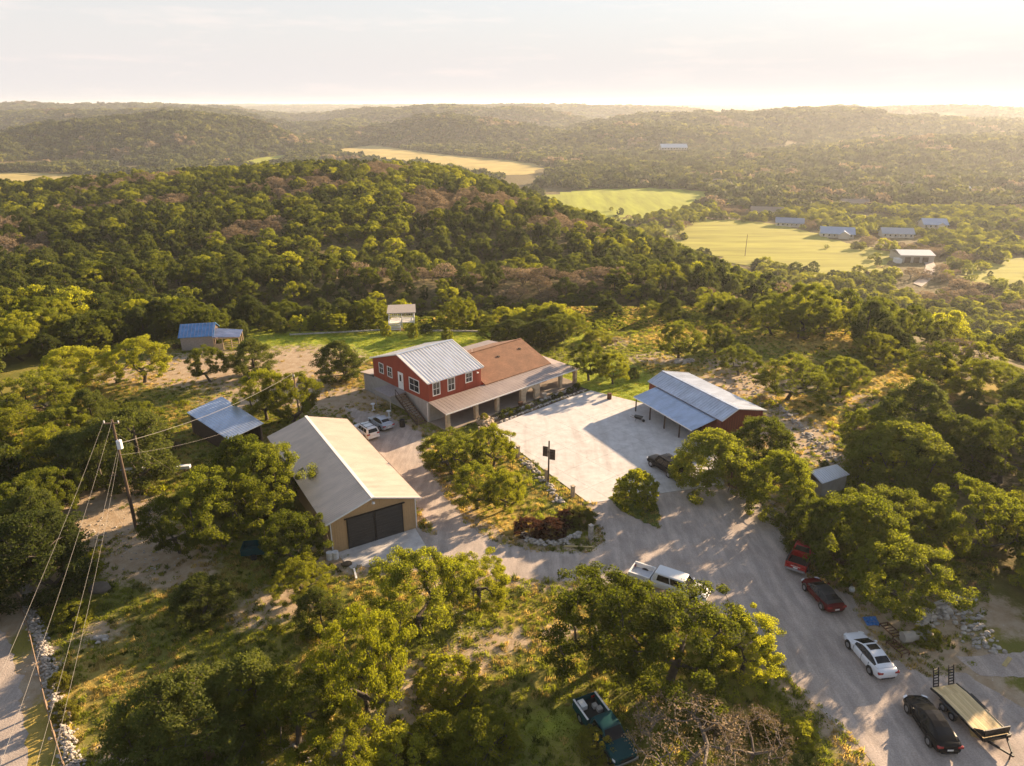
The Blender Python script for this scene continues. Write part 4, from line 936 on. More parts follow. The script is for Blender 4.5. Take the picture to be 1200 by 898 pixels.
MB().box(-.05, .0, -.05, .06, .01, BE).box(-.05, 0, BW - .06, BW + .05, .01, BE).build('corner_trim', WHITE, bwall)
bo_ = .5; sb = (BR_ - BE) / BM; e0, e1 = BE - .5 * sb + .1, BE - .62 * sb + .1
r1 = roof_plane(B, 'roof', [(-bo_, -.5, e0), (-bo_, BM, BR_ + .1), (BL + bo_, BM, BR_ + .1), (BL + bo_, -.5, e0)][::-1], .07, TANMETAL)
r2 = roof_plane(B, 'roof', [(-bo_, BW + .6, e1), (BL + bo_, BW + .6, e1), (BL + bo_, BM, BR_ + .1), (-bo_, BM, BR_ + .1)][::-1], .07, TANMETAL)
ribs(r1, 'roof_seam', (-bo_, BM, BR_ + .1), (BL + bo_, BM, BR_ + .1), (-bo_, -.5, e0), (BL + bo_, -.5, e0), 75, .022, .05, TANMETAL)
ribs(r2, 'roof_seam', (-bo_, BM, BR_ + .1), (BL + bo_, BM, BR_ + .1), (-bo_, BW + .6, e1), (BL + bo_, BW + .6, e1), 75, .022, .05, TANMETAL)
MB().bar((-bo_ - .03, BM, BR_ + .12), (BL + bo_ + .03, BM, BR_ + .12), .34, .06).build('ridge_cap', WHITE, B)
MB().bar((-bo_ - .02, -.5, e0), (-bo_ - .02, BM, BR_ + .1), .05, .14).bar((-bo_ - .02, BW + .6, e1), (-bo_ - .02, BM, BR_ + .1), .05, .14).build('rake_trim', WHITE, B)
MB().bar((-bo_, -.53, e0 - .05), (BL + bo_, -.53, e0 - .05), .05, .13).build('eave_trim', POSTW, B)
for y0, y1, dx in ((1.45, 4.42, 0), (4.46, 7.3, -.02)):
    dd = MB().box(-.085 + dx, -.035 + dx, y0, y1, .06, 3.4).build('sliding_door', DOORD, B)
    dg = MB(); rnd = random.Random(int(y0 * 10))
    for k in range(11): dg.box(-.097 + dx, -.086 + dx, y0 + .05, y1 - .05, .1 + k * .3, .1 + k * .3 + rnd.uniform(.2, .27))
    dg.build('door_board', DOORD, dd); MB().box(-.12 + dx, -.098 + dx, y0, y0 + .1, .06, 3.4).box(-.12 + dx, -.098 + dx, y1 - .1, y1, .06, 3.4).build('door_stile', BLACKM, dd)
MB().box(-.2, -.03, 1.2, 7.5, 3.42, 3.5).build('door_track', BLACKM, B)
MB().tube((-.02, BM, 4.62), (-.5, BM, 4.72), .04).tube((-.5, BM, 4.74), (-.5, BM, 4.58), .12, .17).build('gable_lamp', WHITE, B)
MB().slab([(-.05, .2, .035), (-.05, 8.6, .035), (-3.4, 8.2, .035), (-3.8, .6, .035)][::-1], .03).build('barn_apron', CONC, B)

# ------------------------------------------------------------------ red workshop with carport
K = thing('red_workshop', 'red workshop with pale ridged roof and blue-grey carport lean-to', 'workshop', CAR_O, CAR_A)
KL, KW, KM, KE, KR = 15.7, 7.65, 2.6, 3.2, 4.4
kw = MB(); a = [(0.2, .15, 0), (.2, KW - .3, 0), (.2, KW - .3, KE), (.2, KM, KR - .1), (.2, .15, KE - .1)]; b = [(KL - .3, p[1], p[2]) for p in a]
kw.poly(a[::-1]); kw.poly(b)
for i in range(5): j = (i + 1) % 5; kw.poly([a[i], a[j], b[j], b[i]])
BRED = mat('workshop_red', (.16, .032, .018), .8, var=.2, scale=1.2)
kwo = kw.build('wall', BRED, K)
bt = MB()
for i in range(1, 18):
    q = i * .42 + .1
    if q < KW - .4: bt.box(KL - .3, KL - .285, q - .02, q + .02, .05, KE); bt.box(.185, .2, q - .02, q + .02, .05, KE)
bt.build('batten', RED, kwo)
r1 = roof_plane(K, 'roof', [(0, 0, KE), (0, KM, KR), (KL, KM, KR), (KL, 0, KE)][::-1], .07, METAL); r2 = roof_plane(K, 'roof', [(0, KM, KR), (0, KW, KE + .05), (KL, KW, KE + .05), (KL, KM, KR)][::-1], .07, METAL)
ribs(r1, 'roof_seam', (0, KM, KR), (KL, KM, KR), (0, 0, KE), (KL, 0, KE), 34, .05, .06, METAL); ribs(r2, 'roof_seam', (0, KM, KR), (KL, KM, KR), (0, KW, KE + .05), (KL, KW, KE + .05), 34, .04, .05, METAL)
MB().bar((-.03, KM, KR + .02), (KL + .03, KM, KR + .02), .35, .06).build('ridge_cap', METAL, K); MB().bar((KL + .02, 0, KE), (KL + .02, KM, KR), .05, .12).bar((KL + .02, KM, KR), (KL + .02, KW, KE + .05), .05, .12).bar((-.02, 0, KE), (-.02, KM, KR), .05, .12).bar((-.02, KM, KR), (-.02, KW, KE + .05), .05, .12).build('rake_trim', WHITE, K)
c0, c1, CO, CZ = 1.95, 14.5, -3.81, 2.2
cr1 = roof_plane(K, 'carport_roof', [(c0, CO, CZ), (c0, .14, 3.02), (c1, .14, 3.02), (c1, CO, CZ)][::-1], .06, BLUEMETAL)
ribs(cr1, 'roof_seam', (c0, .1, 3.02), (c1, .1, 3.02), (c0, CO, CZ), (c1, CO, CZ), 34, .018, .035, BLUEMETAL)
MB().bar((c0, CO - .03, CZ - .05), (c1, CO - .03, CZ - .05), .05, .14).bar((c0 - .03, CO, CZ - .03), (c0 - .03, .14, 2.99), .05, .12).build('fascia', WHITE, K)
for u_ in (2.3, 5.6, 8.8, 11.9, 14.2): MB().box(u_ - .07, u_ + .07, CO + .15, CO + .29, .04, CZ + .02).build('carport_post', DARKW, K)
MB().box(4, 7, .05, .14, .06, 2.5).build('garage_door', DARKW, K); MB().box(9, 12, .05, .14, .06, 2.5).build('garage_door', DARKW, K)

# ------------------------------------------------------------------ sheds
q0, q1, q2, q3 = P(218.8, 483.4, 3.0), P(260, 464.8, 3.3), P(309, 496, 2.7), P(267.7, 515.4, 2.4)
S = thing('open_shed', 'open shed with a plain sloping grey metal roof beside the oak grove', 'shed', (q3.x, q3.y, 0))
rel = lambda p: (p.x - q3.x, p.y - q3.y, p.z)
rf = roof_plane(S, 'roof', [rel(q3), rel(q2), rel(q1), rel(q0)], .08, BLUEMETAL); ribs(rf, 'roof_seam', rel(q0), rel(q1), rel(q3), rel(q2), 14, .03, .05, METAL)
cen = (q0 + q1 + q2 + q3) / 4
ins = [q.lerp(cen, .09) for q in (q0, q1, q2, q3)]
for n_, (i, j) in enumerate(((0, 1), (0, 3), (1, 2))):
    A, Bq = ins[i], ins[j]; A, Bq = Vector(rel(A)), Vector(rel(Bq)); MB().hexa([(A.x, A.y, 0), (Bq.x, Bq.y, 0), (Bq.x + .06, Bq.y + .06, 0), (A.x + .06, A.y + .06, 0)], [(A.x, A.y, A.z - .1), (Bq.x, Bq.y, Bq.z - .1), (Bq.x + .06, Bq.y + .06, Bq.z - .1), (A.x + .06, A.y + .06, A.z - .1)]).build('wall', DARKW, S)
for q in ins: A = Vector(rel(q)); MB().box(A.x - .07, A.x + .07, A.y - .07, A.y + .07, 0, A.z - .08).build('post', POSTW, S)
# blue-roofed barn by the wood
BLUE = mat('blue_roof', (.10, .25, .48), .5, .3, var=.25, scale=1.2); VIOL = mat('faded_blue_roof', (.22, .25, .40), .45, .5, var=.2, scale=1)
TANB = mat('tan_boards', (.50, .37, .24), .9, var=.25, scale=2)
bb = Vector((-54.5, 121.4, 0)); ba = math.atan2(1.55, 3.1) - .25; Bb = thing('blue_barn', 'small barn with blue metal roof and open lean-to at the wood edge', 'barn', bb, ba)
def wallq(par, A, Bv, z0, za, zb, m, nm='wall', t=.08):
    A, Bv = Vector(A), Vector(Bv); d = Vector((Bv.y - A.y, A.x - Bv.x, 0)).normalized() * t
    return MB().hexa([(A.x, A.y, z0), (Bv.x, Bv.y, z0), (Bv.x + d.x, Bv.y + d.y, z0), (A.x + d.x, A.y + d.y, z0)], [(A.x, A.y, za), (Bv.x, Bv.y, zb), (Bv.x + d.x, Bv.y + d.y, zb), (A.x + d.x, A.y + d.y, za)]).build(nm, m, par)
# main roof to the west of the origin, lean-to along the front
rf = roof_plane(Bb, 'roof', [(-4.8, -.6, 2.5), (1.2, -.6, 2.5), (1.2, 2.6, 4.1), (-4.8, 2.6, 4.1)], .08, BLUE); ribs(rf, 'roof_seam', (-4.8, 2.6, 4.1), (1.2, 2.6, 4.1), (-4.8, -.6, 2.5), (1.2, -.6, 2.5), 10, .04, .06, VIOL)
roof_plane(Bb, 'roof', [(-4.8, 2.6, 4.1), (1.2, 2.6, 4.1), (1.2, 5.8, 2.5), (-4.8, 5.8, 2.5)], .08, BLUE)
for x_ in (-4.5, .9): MB().poly([(x_, -.3, 0), (x_, 5.5, 0), (x_, 5.5, 2.5), (x_, 2.6, 3.95), (x_, -.3, 2.5)]).build('gable_wall', DARKW, Bb)
MB().box(-4.5, .9, -.3, -.2, 0, 2.45).build('wall', DECKW, Bb)
rf = roof_plane(Bb, 'lean_to_roof', [(.95, -1.2, 2.45), (5.6, -1.2, 2.2), (5.6, 3.4, 2.2), (.95, 3.4, 2.75)], .06, VIOL); ribs(rf, 'roof_seam', (.95, -1.2, 2.45), (.95, 3.4, 2.75), (5.6, -1.2, 2.2), (5.6, 3.4, 2.2), 7, .04, .06, BLUE)
for x_, y_ in ((1.1, -1.0), (2.6, -1.0), (4.1, -1.0), (5.4, -1.0), (5.4, 1.2), (5.4, 3.2)): MB().box(x_ - .08, x_ + .08, y_ - .08, y_ + .08, 0, 2.2).build('post', TANB, Bb)
MB().box(1.1, 5.5, -1.12, -1.02, 2.02, 2.2).build('eave_beam', TANB, Bb); MB().box(1.2, 2.5, -1.02, -.94, 0, 1.1).build('stall_wall', TANB, Bb)
for k in range(3): MB().box(2.7, 5.4, -1.03, -.97, .4 + k * .35, .5 + k * .35).build('stall_rail', TANB, Bb)
# white pavilion
g_ = P(456, 388); Gz = thing('white_pavilion', 'raised white pavilion with flat grey roof and curved front stair rail', 'pavilion', (g_.x, g_.y, 0), R(8))
MB().box(0, 5.0, 1.6, 5.0, 1.05, 1.2).build('floor', WHITE, Gz)
MB().slab([(-.3, .9, 3.3), (5.3, .9, 3.3), (5.3, 5.4, 3.75), (-.1, 5.4, 3.75)], .14).build('roof', mat('pavilion_roof', (.34, .30, .27), .8, var=.15), Gz)
for x_ in (.1, 2.5, 4.85):
    for y_ in (1.7, 5.0): MB().box(x_ - .08, x_ + .08, y_ - .08, y_ + .08, 0, 3.25).build('post', WHITE, Gz)
rail = MB()
for x0, y0, x1, y1 in ((2.2, 1.65, 5, 1.65), (5, 1.65, 5, 5.0), (0, 5.0, 5, 5.0), (0, 1.65, 0, 5.0)):
    rail.bar((x0, y0, 2.05), (x1, y1, 2.05), .08, .1); rail.bar((x0, y0, 1.4), (x1, y1, 1.4), .06, .08)
    for k in range(13): t = k / 12; rail.bar((x0 + (x1 - x0) * t, y0 + (y1 - y0) * t, 1.4), (x0 + (x1 - x0) * t, y0 + (y1 - y0) * t, 2.05), .05, .05)
rail.build('railing', WHITE, Gz)
for i in range(5): MB().box(.1, 2.1, i * .3, .32 + i * .3, .2 + i * .24 - .06, .24 * (i + 1)).build('step', WHITE, Gz)
cvr = MB()
for x_ in (.0, 2.2):
    pts = [(x_, -.2, .9), (x_, .4, 1.4), (x_, 1.0, 1.9), (x_, 1.65, 2.1)]; cvr.path(pts, .07); cvr.tube((x_, -.4, 0), (x_, -.4, .95), .09)
arcp = [(1.1 + 1.1 * math.cos(math.pi * k / 10), 1.5, 2.1 + .6 * math.sin(math.pi * k / 10)) for k in range(11)]; cvr.path(arcp, .08)
cvr.build('curved_rail', WHITE, Gz)
# small corrugated roof between the oaks
s0, s1, s2, s3, s4, s5 = P(948.6, 555, 2.2), P(982, 544.3, 2.9), P(996, 555, 2.2), P(963.6, 566, 2.2), P(957, 536, 2.2), P(950, 545, 2.9)
so = P(960, 565); Sm = thing('pump_house', 'little block pump house with corrugated white roof between dense oaks', 'shed', (so.x, so.y, 0))
ra, rb_ = P(950.5, 553.5, 2.75), P(981, 544.5, 2.75); lo_a, lo_b = P(963.6, 567, 1.9), P(996, 556, 1.9)
lf = lambda p: Vector((p.x - so.x, p.y - so.y, p.z)); ra, rb_, lo_a, lo_b = map(lf, (ra, rb_, lo_a, lo_b)); hi_a = ra * 2 - lo_a; hi_b = rb_ * 2 - lo_b; hi_a.z = hi_b.z = 1.9
r1 = roof_plane(Sm, 'roof', [lo_a, lo_b, rb_, ra], .06, METAL); r2 = roof_plane(Sm, 'roof', [ra, rb_, hi_b, hi_a], .06, METAL)
ribs(r1, 'roof_seam', ra, rb_, lo_a, lo_b, 13, .05, .09, WHITE); ribs(r2, 'roof_seam', ra, rb_, hi_a, hi_b, 13, .05, .09, WHITE)
for A, Bq in ((lo_a, lo_b), (hi_b, hi_a), (lo_b, hi_b), (hi_a, lo_a)):
    c_ = (lo_a + hi_b) / 2; wallq(Sm, A.lerp(c_, .12), Bq.lerp(c_, .12), 0, 1.85, 1.85, BLOCK)
# ------------------------------------------------------------------ valley houses
ROOFB = mat('valley_roof_blue', (.34, .42, .55), .5, .2, var=.1); ROOFT = mat('valley_roof_brown', (.26, .20, .16), .8, var=.15); CREAM = mat('cream_wall', (.62, .55, .46), .8, var=.08); ROOFW = mat('valley_roof_white', (.72, .70, .69), .6, var=.06)
def valley_house(px, py, wpx, deg, rm, label, dep=.5, wing=False, h=3.2, low=False):
    b0 = P(px, py, VALLEY); z0 = h1(b0.x, b0.y); b0 = P(px, py, z0); W_ = wpx * depth(b0) / FPX; D_ = W_ * dep
    t = thing('valley_house', label, 'house', (b0.x, b0.y, z0), R(deg)); rh = h + D_ * .28
    w_ = MB(); a = [(-W_ / 2, 0, 0), (-W_ / 2, D_, 0), (-W_ / 2, D_, h), (-W_ / 2, D_ / 2, rh), (-W_ / 2, 0, h)]; b = [(W_ / 2, p[1], p[2]) for p in a]; w_.poly(a); w_.poly(b[::-1])
    for i in range(5): j = (i + 1) % 5; w_.poly([a[j], a[i], b[i], b[j]])
    w_.build('wall', CREAM, t)
    for s_, y0 in ((1, -.8), (-1, D_ + .8)): MB().slab([(-W_ / 2 - .7, y0, h - .3), (W_ / 2 + .7, y0, h - .3), (W_ / 2 + .7, D_ / 2, rh + .3), (-W_ / 2 - .7, D_ / 2, rh + .3)][::s_], .2).build('roof', rm, t)
    nW = max(3, int(W_ / 3.2))
    for k in range(nW):
        x_ = -W_ / 2 + W_ * (k + .5) / nW; f_ = MB().box(x_ - .75, x_ + .75, -.08, -.01, .9, 2.5).build('window', WHITE, t); MB().box(x_ - .6, x_ + .6, -.12, -.085, 1.02, 2.38).build('pane', GLASS, f_)
    if wing:
        ww = W_ * .3; g_ = MB(); a = [(-ww / 2, -ww * .55, 0), (ww / 2, -ww * .55, 0), (ww / 2, -ww * .55, h), (0, -ww * .55, h + ww * .28), (-ww / 2, -ww * .55, h)]; b = [(p[0], D_ / 2, p[2]) for p in a]; g_.poly(a)
        for i in range(5): j = (i + 1) % 5; g_.poly([a[j], a[i], b[i], b[j]])
        off = W_ * .18; g_.v = [(v[0] + off, v[1], v[2]) for v in g_.v]; g_.build('front_gable', CREAM, t)
        for sgn in (-1, 1): MB().slab([(off, -ww * .55 - .6, h + ww * .28 + .25), (off + sgn * (ww / 2 + .5), -ww * .55 - .6, h - .25), (off + sgn * (ww / 2 + .5), D_ / 2, h - .25), (off, D_ / 2, h + ww * .28 + .25)][::-sgn], .2).build('gable_roof', rm, t)
    return t
valley_house(899, 252, 36, -14, ROOFT, 'long brown-roofed valley house at the top of the golden pasture', .38)
valley_house(925, 266, 30, -18, mat('valley_roof_slate', (.25, .30, .40), .6, .2), 'low blue-roofed valley house next to the brown-roofed one', .5)
valley_house(981, 279, 36, -16, ROOFB, 'blue-roofed valley house with a cream front gable by the golden pasture', .55, True)
valley_house(1052, 279, 34, -10, mat('valley_roof_grey', (.38, .40, .44), .6, .1), 'grey-blue valley house half hidden by trees behind the white metal hall', .5)
valley_house(1096, 268, 26, -8, ROOFB, 'bright blue-roofed valley house among trees past the white metal hall', .7, True)
valley_house(1016, 216, 19, -6, ROOFB, 'pale teal-roofed house alone in the far trees', .6)
valley_house(1074, 221, 24, 4, ROOFT, 'dim grey-roofed house deep in the far trees', .5)
valley_house(1128, 225, 20, 6, ROOFW, 'pale roof showing low in the far trees of the slope', .5)
valley_house(1002, 242, 30, -12, ROOFT, 'dull brown roof peeping from the trees above the blue-roofed houses', .4)
valley_house(838, 216, 14, -5, ROOFT, 'small dull house by the upper end of the green pasture', .6)
valley_house(790, 176, 30, 0, ROOFW, 'long pale shed on the far valley slope', .4)
hb_ = P(1074, 308, VALLEY); t = thing('metal_hall', 'white flat-gabled metal hall at the corner of the golden pasture', 'hall', hb_, R(-4)); W_, D_ = 19, 15
MB().box(-W_ / 2, W_ / 2, 0, D_, 0, 4.2).build('wall', mat('hall_wall', (.45, .40, .35), .8, var=.1), t)
for s_, y0 in ((1, -.6), (-1, D_ + .6)): MB().slab([(-W_ / 2 - .5, y0, 4.4), (W_ / 2 + .5, y0, 4.4), (W_ / 2 + .5, D_ / 2, 6.3), (-W_ / 2 - .5, D_ / 2, 6.3)][::s_], .2).build('roof', ROOFW, t)
MB().box(-W_ / 2 - 3, -W_ / 2, -2.5, 2.5, 0, 2.4).build('side_annex', WHITE, t)
for k in range(3): MB().box(-7 + k * 5, -3.6 + k * 5, -.1, -.01, 0, 3.2).build('bay_door', DARKW, t)
vp = [P(a, b, VALLEY + .35)[:2] for a, b in ((1090, 300), (1097, 312), (1093, 326), (1080, 336), (1070, 332), (1080, 324), (1085, 312), (1080, 302))]
sheet('valley_track', vp, VALLEY + .35, GRAVEL)
pt = P(1042, 332, VALLEY); t = thing('stock_chute', 'dark narrow stock chute at the foot of the golden pasture', 'stock chute', pt, R(2)); 
for x_ in (-2, 2): MB().box(x_ - .1, x_ + .1, 0, 22, 0, 2).build('side', DARKW, t)
for k in range(6): MB().box(-2, 2, k * 4, k * 4 + .2, 1.9, 2.1).build('crossbar', DARKW, t)
pp = P(873, 300, VALLEY + .3); tag(MB().tube((0, 0, 0), (0, 0, 13), .22, .15).build('pasture_pole', POSTW, None, loc=pp), 'thin tall pole standing alone in the golden pasture', 'pole')
# ------------------------------------------------------------------ vehicles
TYRE = mat('tyre_rubber', (.018, .018, .018), .9); RIM = mat('wheel_rim', (.38, .38, .39), .35, .8); LAMP = mat('lamp_glass', (.75, .75, .76), .15, spec=.8); TAIL = mat('tail_lamp', (.30, .012, .01), .2, spec=.8)
PLATE = mat('number_plate', (.7, .7, .68), .5); TRIMB = mat('black_trim', (.015, .015, .016), .55); CARGLASS = mat('car_glass', (.010, .011, .013), .22, spec=.3, var=.2)
def paint(name, col, rough=.28, metal=.0): return mat(name, col, rough, metal, var=.05, scale=1.2, coat=.15 if max(col) > .1 else .0, spec=.5 if max(col) > .1 else .1)
def loft(stations, prof):
    """closed half-sections mirrored and joined along x"""
    m = MB(); n = None
    for s_ in stations:
        h_ = prof(*s_[1:]); ring = [(s_[0], y, z) for y, z in h_] + [(s_[0], -y, z) for y, z in h_[::-1] if y > 1e-6]; n = len(ring); m.v += ring
    k = len(stations)
    for i in range(k - 1):
        for j in range(n):
            q = (j + 1) % n; m.f.append((i * n + j, i * n + q, (i + 1) * n + q, (i + 1) * n + j)); m.m.append(0)
    m.f.append(tuple(range(n - 1, -1, -1))); m.m.append(0); m.f.append(tuple(range((k - 1) * n, k * n))); m.m.append(0)
    return m
def body_prof(hw, zb, zt, zc): return [(0, zb), (hw * .84, zb), (hw * .975, zb + .12), (hw, zb + (zt - zb) * .45), (hw * .985, zt - .10), (hw * .90, zt - .005), (hw * .5, zc - .01), (0, zc)]
def add_wheels(t, xf, xr, hw, r, wd=.22, arch=True):
    for x_ in (xf, xr):
        for s_ in (1, -1):
            y0, y1 = s_ * (hw - wd + .02), s_ * (hw + .02)
            w_ = MB().tube((x_, y0, r), (x_, y1, r), r, r, 18); wo_ = w_.build('wheel', TYRE, t, bevel=.04)
            c_ = MB().tube((x_, y1 - s_ * .03, r), (x_, y1 + s_ * .012, r), r * .62, r * .58, 14)
            c_.build('rim', RIM, wo_)
            if arch:
                a_ = MB().tube((x_, s_ * (hw - .3), r + .02), (x_, s_ * (hw + .004), r + .02), r * 1.17, r * 1.17, 20); a_.build('wheel_arch', TRIMB, t)
def glass_panel(t, name, pts, off=.014, m=None):
    p = [Vector(q) for q in pts]; n_ = (p[1] - p[0]).cross(p[3] - p[0]).normalized(); c_ = sum(p, Vector()) / 4
    if n_.dot(c_ - Vector((0, 0, .9))) < 0: n_ = -n_
    MB().hexa([q - n_ * .01 for q in p], [q + n_ * off for q in p]).build(name, m or CARGLASS, t)
def cabin(t, P_, xb, xr0, xr1, xe, zb, ze, zr, hb, hr, sides=2, rear=True, roofm=None):
    """glasshouse: base front xb, roof front xr0, roof rear xr1, base rear xe"""
    base = [(xb, -hb, zb), (xb, hb, zb), (xe, hb, ze), (xe, -hb, ze)]; top = [(xr0, -hr, zr - .02), (xr0, hr, zr - .02), (xr1, hr, zr), (xr1, -hr, zr)]
    MB().hexa([base[3], base[0], base[1], base[2]], [top[3], top[0], top[1], top[2]]).build('cabin', roofm or P_, t, bevel=.07, seg=3, smooth=True)
    L_ = lambda a, b, k: Vector(a).lerp(Vector(b), k)
    def patch(a, b, c, d, u0, u1, v0, v1): A, B_ = L_(a, b, u0), L_(a, b, u1); C, D = L_(d, c, u1), L_(d, c, u0); return [L_(A, D, v0), L_(B_, C, v0), L_(B_, C, v1), L_(A, D, v1)]
    glass_panel(t, 'windscreen', patch(base[0], base[1], top[1], top[0], .07, .93, .06, .90))
    if rear: glass_panel(t, 'rear_window', patch(base[3], base[2], top[2], top[3], .10, .90, .16, .88))
    for s_ in (0, 1):
        a, b, c, d = (base[1], base[2], top[2], top[1]) if s_ else (base[0], base[3], top[3], top[0])
        for k in range(sides):
            u0, u1 = .14 + .76 * k / sides, .14 + .76 * (k + 1) / sides - .03
            glass_panel(t, 'side_window', patch(a, b, c, d, u0, u1, .12, .84))
    return base, top
def cabin_loft(t, P_, st, wind, roof, rear, roofm=None):
    """curved glasshouse: stations (x, half-width at belt, half-width at roof, belt z, roof z); index ranges for windscreen, roof and rear window"""
    def sec(x, hb, ht, zb, zt): return [(x, hb, zb), (x, hb * .985, zb + .07), (x, ht, zt - .055), (x, ht * .86, zt), (x, 0, zt + .022)]
    S_ = [sec(*q) for q in st]; bags = {k: MB() for k in ('cabin', 'windscreen', 'rear_window', 'side_a', 'side_b', 'side_c', 'side_d')}
    n_ = len(st)
    for i in range(n_ - 1):
        for s_ in (1, -1):
            for j in range(4):
                q = [S_[i][j], S_[i + 1][j], S_[i + 1][j + 1], S_[i][j + 1]]; q = [(p[0], p[1] * s_, p[2]) for p in q]
                if s_ > 0: q = q[::-1]
                if j == 3: key = 'windscreen' if i in wind else 'rear_window' if i in rear else 'cabin'
                elif j == 1 and i not in (0, n_ - 2): key = 'side_' + ('ab' if s_ > 0 else 'cd')[0 if st[i][0] > -.3 else 1]
                else: key = 'cabin'
                bags[key].poly(q)
    for k, m_ in bags.items():
        if m_.f: m_.build('side_window' if k.startswith('side') else k, (roofm or P_) if k == 'cabin' else CARGLASS, t, smooth=False)
    for s_ in (1, -1): MB().bar((-.27, s_ * st[3][1] * 1.0, st[3][3] + .05), (-.33, s_ * (st[3][2] + .012), st[3][4] - .06), .09, .02, up=(0, s_, 0)).build('pillar', TRIMB, t)
def details(t, xf, xr, hw, zf, zr, P_, mirror_x, mirror_z, lampw=.36):
    for s_ in (1, -1):
        MB().hexa([(xf - .16, s_ * (hw - lampw), zf - .07), (xf - .02, s_ * (hw - lampw), zf - .07), (xf - .16, s_ * (hw - .05), zf - .07), (xf - .34, s_ * (hw - .02), zf - .07)][::s_], [(xf - .2, s_ * (hw - lampw), zf + .07), (xf - .06, s_ * (hw - lampw), zf + .07), (xf - .2, s_ * (hw - .05), zf + .07), (xf - .4, s_ * (hw - .02), zf + .07)][::s_]).build('headlight', LAMP, t)
        MB().box(xr - .012, xr + .16, min(s_ * (hw - .42), s_ * (hw - .03)), max(s_ * (hw - .42), s_ * (hw - .03)), zr - .08, zr + .08).build('tail_light', TAIL, t, bevel=.02)
        MB().box(mirror_x - .09, mirror_x + .09, min(s_ * (hw - .02), s_ * (hw + .19)), max(s_ * (hw - .02), s_ * (hw + .19)), mirror_z, mirror_z + .15).build('mirror', P_, t, bevel=.04)
    MB().box(xr - .03, xr + .02, -.2, .2, zr - .26, zr - .13).build('number_plate', PLATE, t)
def seams(t, hw, xs_, z0, z1):
    m = MB()
    for x_ in xs_:
        for s_ in (1, -1): m.box(x_ - .008, x_ + .008, min(s_ * (hw - .03), s_ * (hw + .004)), max(s_ * (hw - .03), s_ * (hw + .004)), z0, z1)
    m.build('door_seam', TRIMB, t)
def sedan(name, label, loc, rz, P_, sunroof=False, sporty=False, roofm=None, L_=4.85):
    t = thing(name, label, 'car', loc, rz); k = L_ / 4.85; zz = .94 if sporty else 1
    S_ = [(2.42, .58, .34, .58, .60), (2.34, .78, .24, .68, .71), (2.0, .89, .20, .77, .81), (1.3, .915, .19, .87, .93), (.7, .92, .19, .94, .99), (-.6, .92, .19, .97, 1.0), (-1.4, .92, .20, 1.01, 1.04), (-2.0, .89, .22, 1.03, 1.07), (-2.32, .83, .27, .99, 1.04), (-2.42, .72, .36, .90, .92)]
    b_ = loft([(a * k, b, c, d * zz, e_ * zz) for a, b, c, d, e_ in S_], body_prof); b_.build('body', P_, t, smooth=True, subsurf=1)
    hz_ = .94 if sporty else 1
    cabin_loft(t, P_, [(x_ * k, hb, ht, zb * zz, zt * hz_) for x_, hb, ht, zb, zt in ((1.28, .78, .74, .86, .955), (.82, .82, .66, .88, 1.17), (.28, .84, .60, .90, 1.395), (-.15, .85, .585, .91, 1.45), (-.70, .85, .58, .93, 1.445), (-1.15, .84, .585, .95, 1.365), (-1.68, .81, .64, .98, 1.17), (-2.02, .76, .70, 1.0, 1.06))], (0, 1), (2, 3, 4), (5,), roofm)
    add_wheels(t, 1.42 * k, -1.42 * k, .92, .34); details(t, 2.40 * k, -2.40 * k, .90, .68 * zz, .84 * zz, P_, .78 * k, .92 * zz); seams(t, .92, (.75 * k, -.25 * k, -1.15 * k), .32, .92 * zz)
    if sunroof: MB().box(-.52, .05, -.42, .42, 1.445, 1.482).build('sunroof', CARGLASS, t)
    MB().box(2.28 * k, 2.405 * k, -.45, .45, .36, .52).build('grille', TRIMB, t); MB().box(-2.43 * k, -2.3 * k, -.55, .55, .33, .42).build('rear_diffuser', TRIMB, t)
    return t
def suv(name, label, loc, rz, P_, L_=4.7, Hh=1.78, rack=True):
    t = thing(name, label, 'car', loc, rz); k = L_ / 4.7
    S_ = [(2.34, .66, .40, .82, .84), (2.28, .82, .32, .94, .97), (1.9, .90, .28, 1.02, 1.06), (1.1, .93, .27, 1.08, 1.12), (-.6, .93, .27, 1.10, 1.14), (-1.9, .93, .28, 1.10, 1.14), (-2.26, .90, .33, 1.08, 1.12), (-2.34, .84, .42, 1.0, 1.02)]
    loft([(a * k, b, c, d, e_) for a, b, c, d, e_ in S_], body_prof).build('body', P_, t, smooth=True, subsurf=1)
    cabin(t, P_, 1.15 * k, .55 * k, -2.0 * k, -2.28 * k, 1.05, 1.07, Hh, .85, .70, 3)
    add_wheels(t, 1.42 * k, -1.40 * k, .93, .38); details(t, 2.33 * k, -2.33 * k, .92, .86, 1.0, P_, .85 * k, 1.08, .3); seams(t, .93, (.75 * k, -.25 * k, -1.15 * k), .4, 1.05)
    MB().box(2.2 * k, 2.35 * k, -.5, .5, .6, .82).build('grille', TRIMB, t); MB().box(-2.42 * k, -2.26 * k, -.86, .86, .42, .60).build('rear_bumper', P_, t, bevel=.04)
    if rack: MB().bar((.3 * k, .62, Hh + .07), (-1.8 * k, .62, Hh + .07), .05, .05).bar((.3 * k, -.62, Hh + .07), (-1.8 * k, -.62, Hh + .07), .05, .05).bar((-.2, -.62, Hh + .075), (-.2, .62, Hh + .075), .05, .04).bar((-1.3, -.62, Hh + .075), (-1.3, .62, Hh + .075), .05, .04).build('roof_rack', TRIMB, t)
    return t
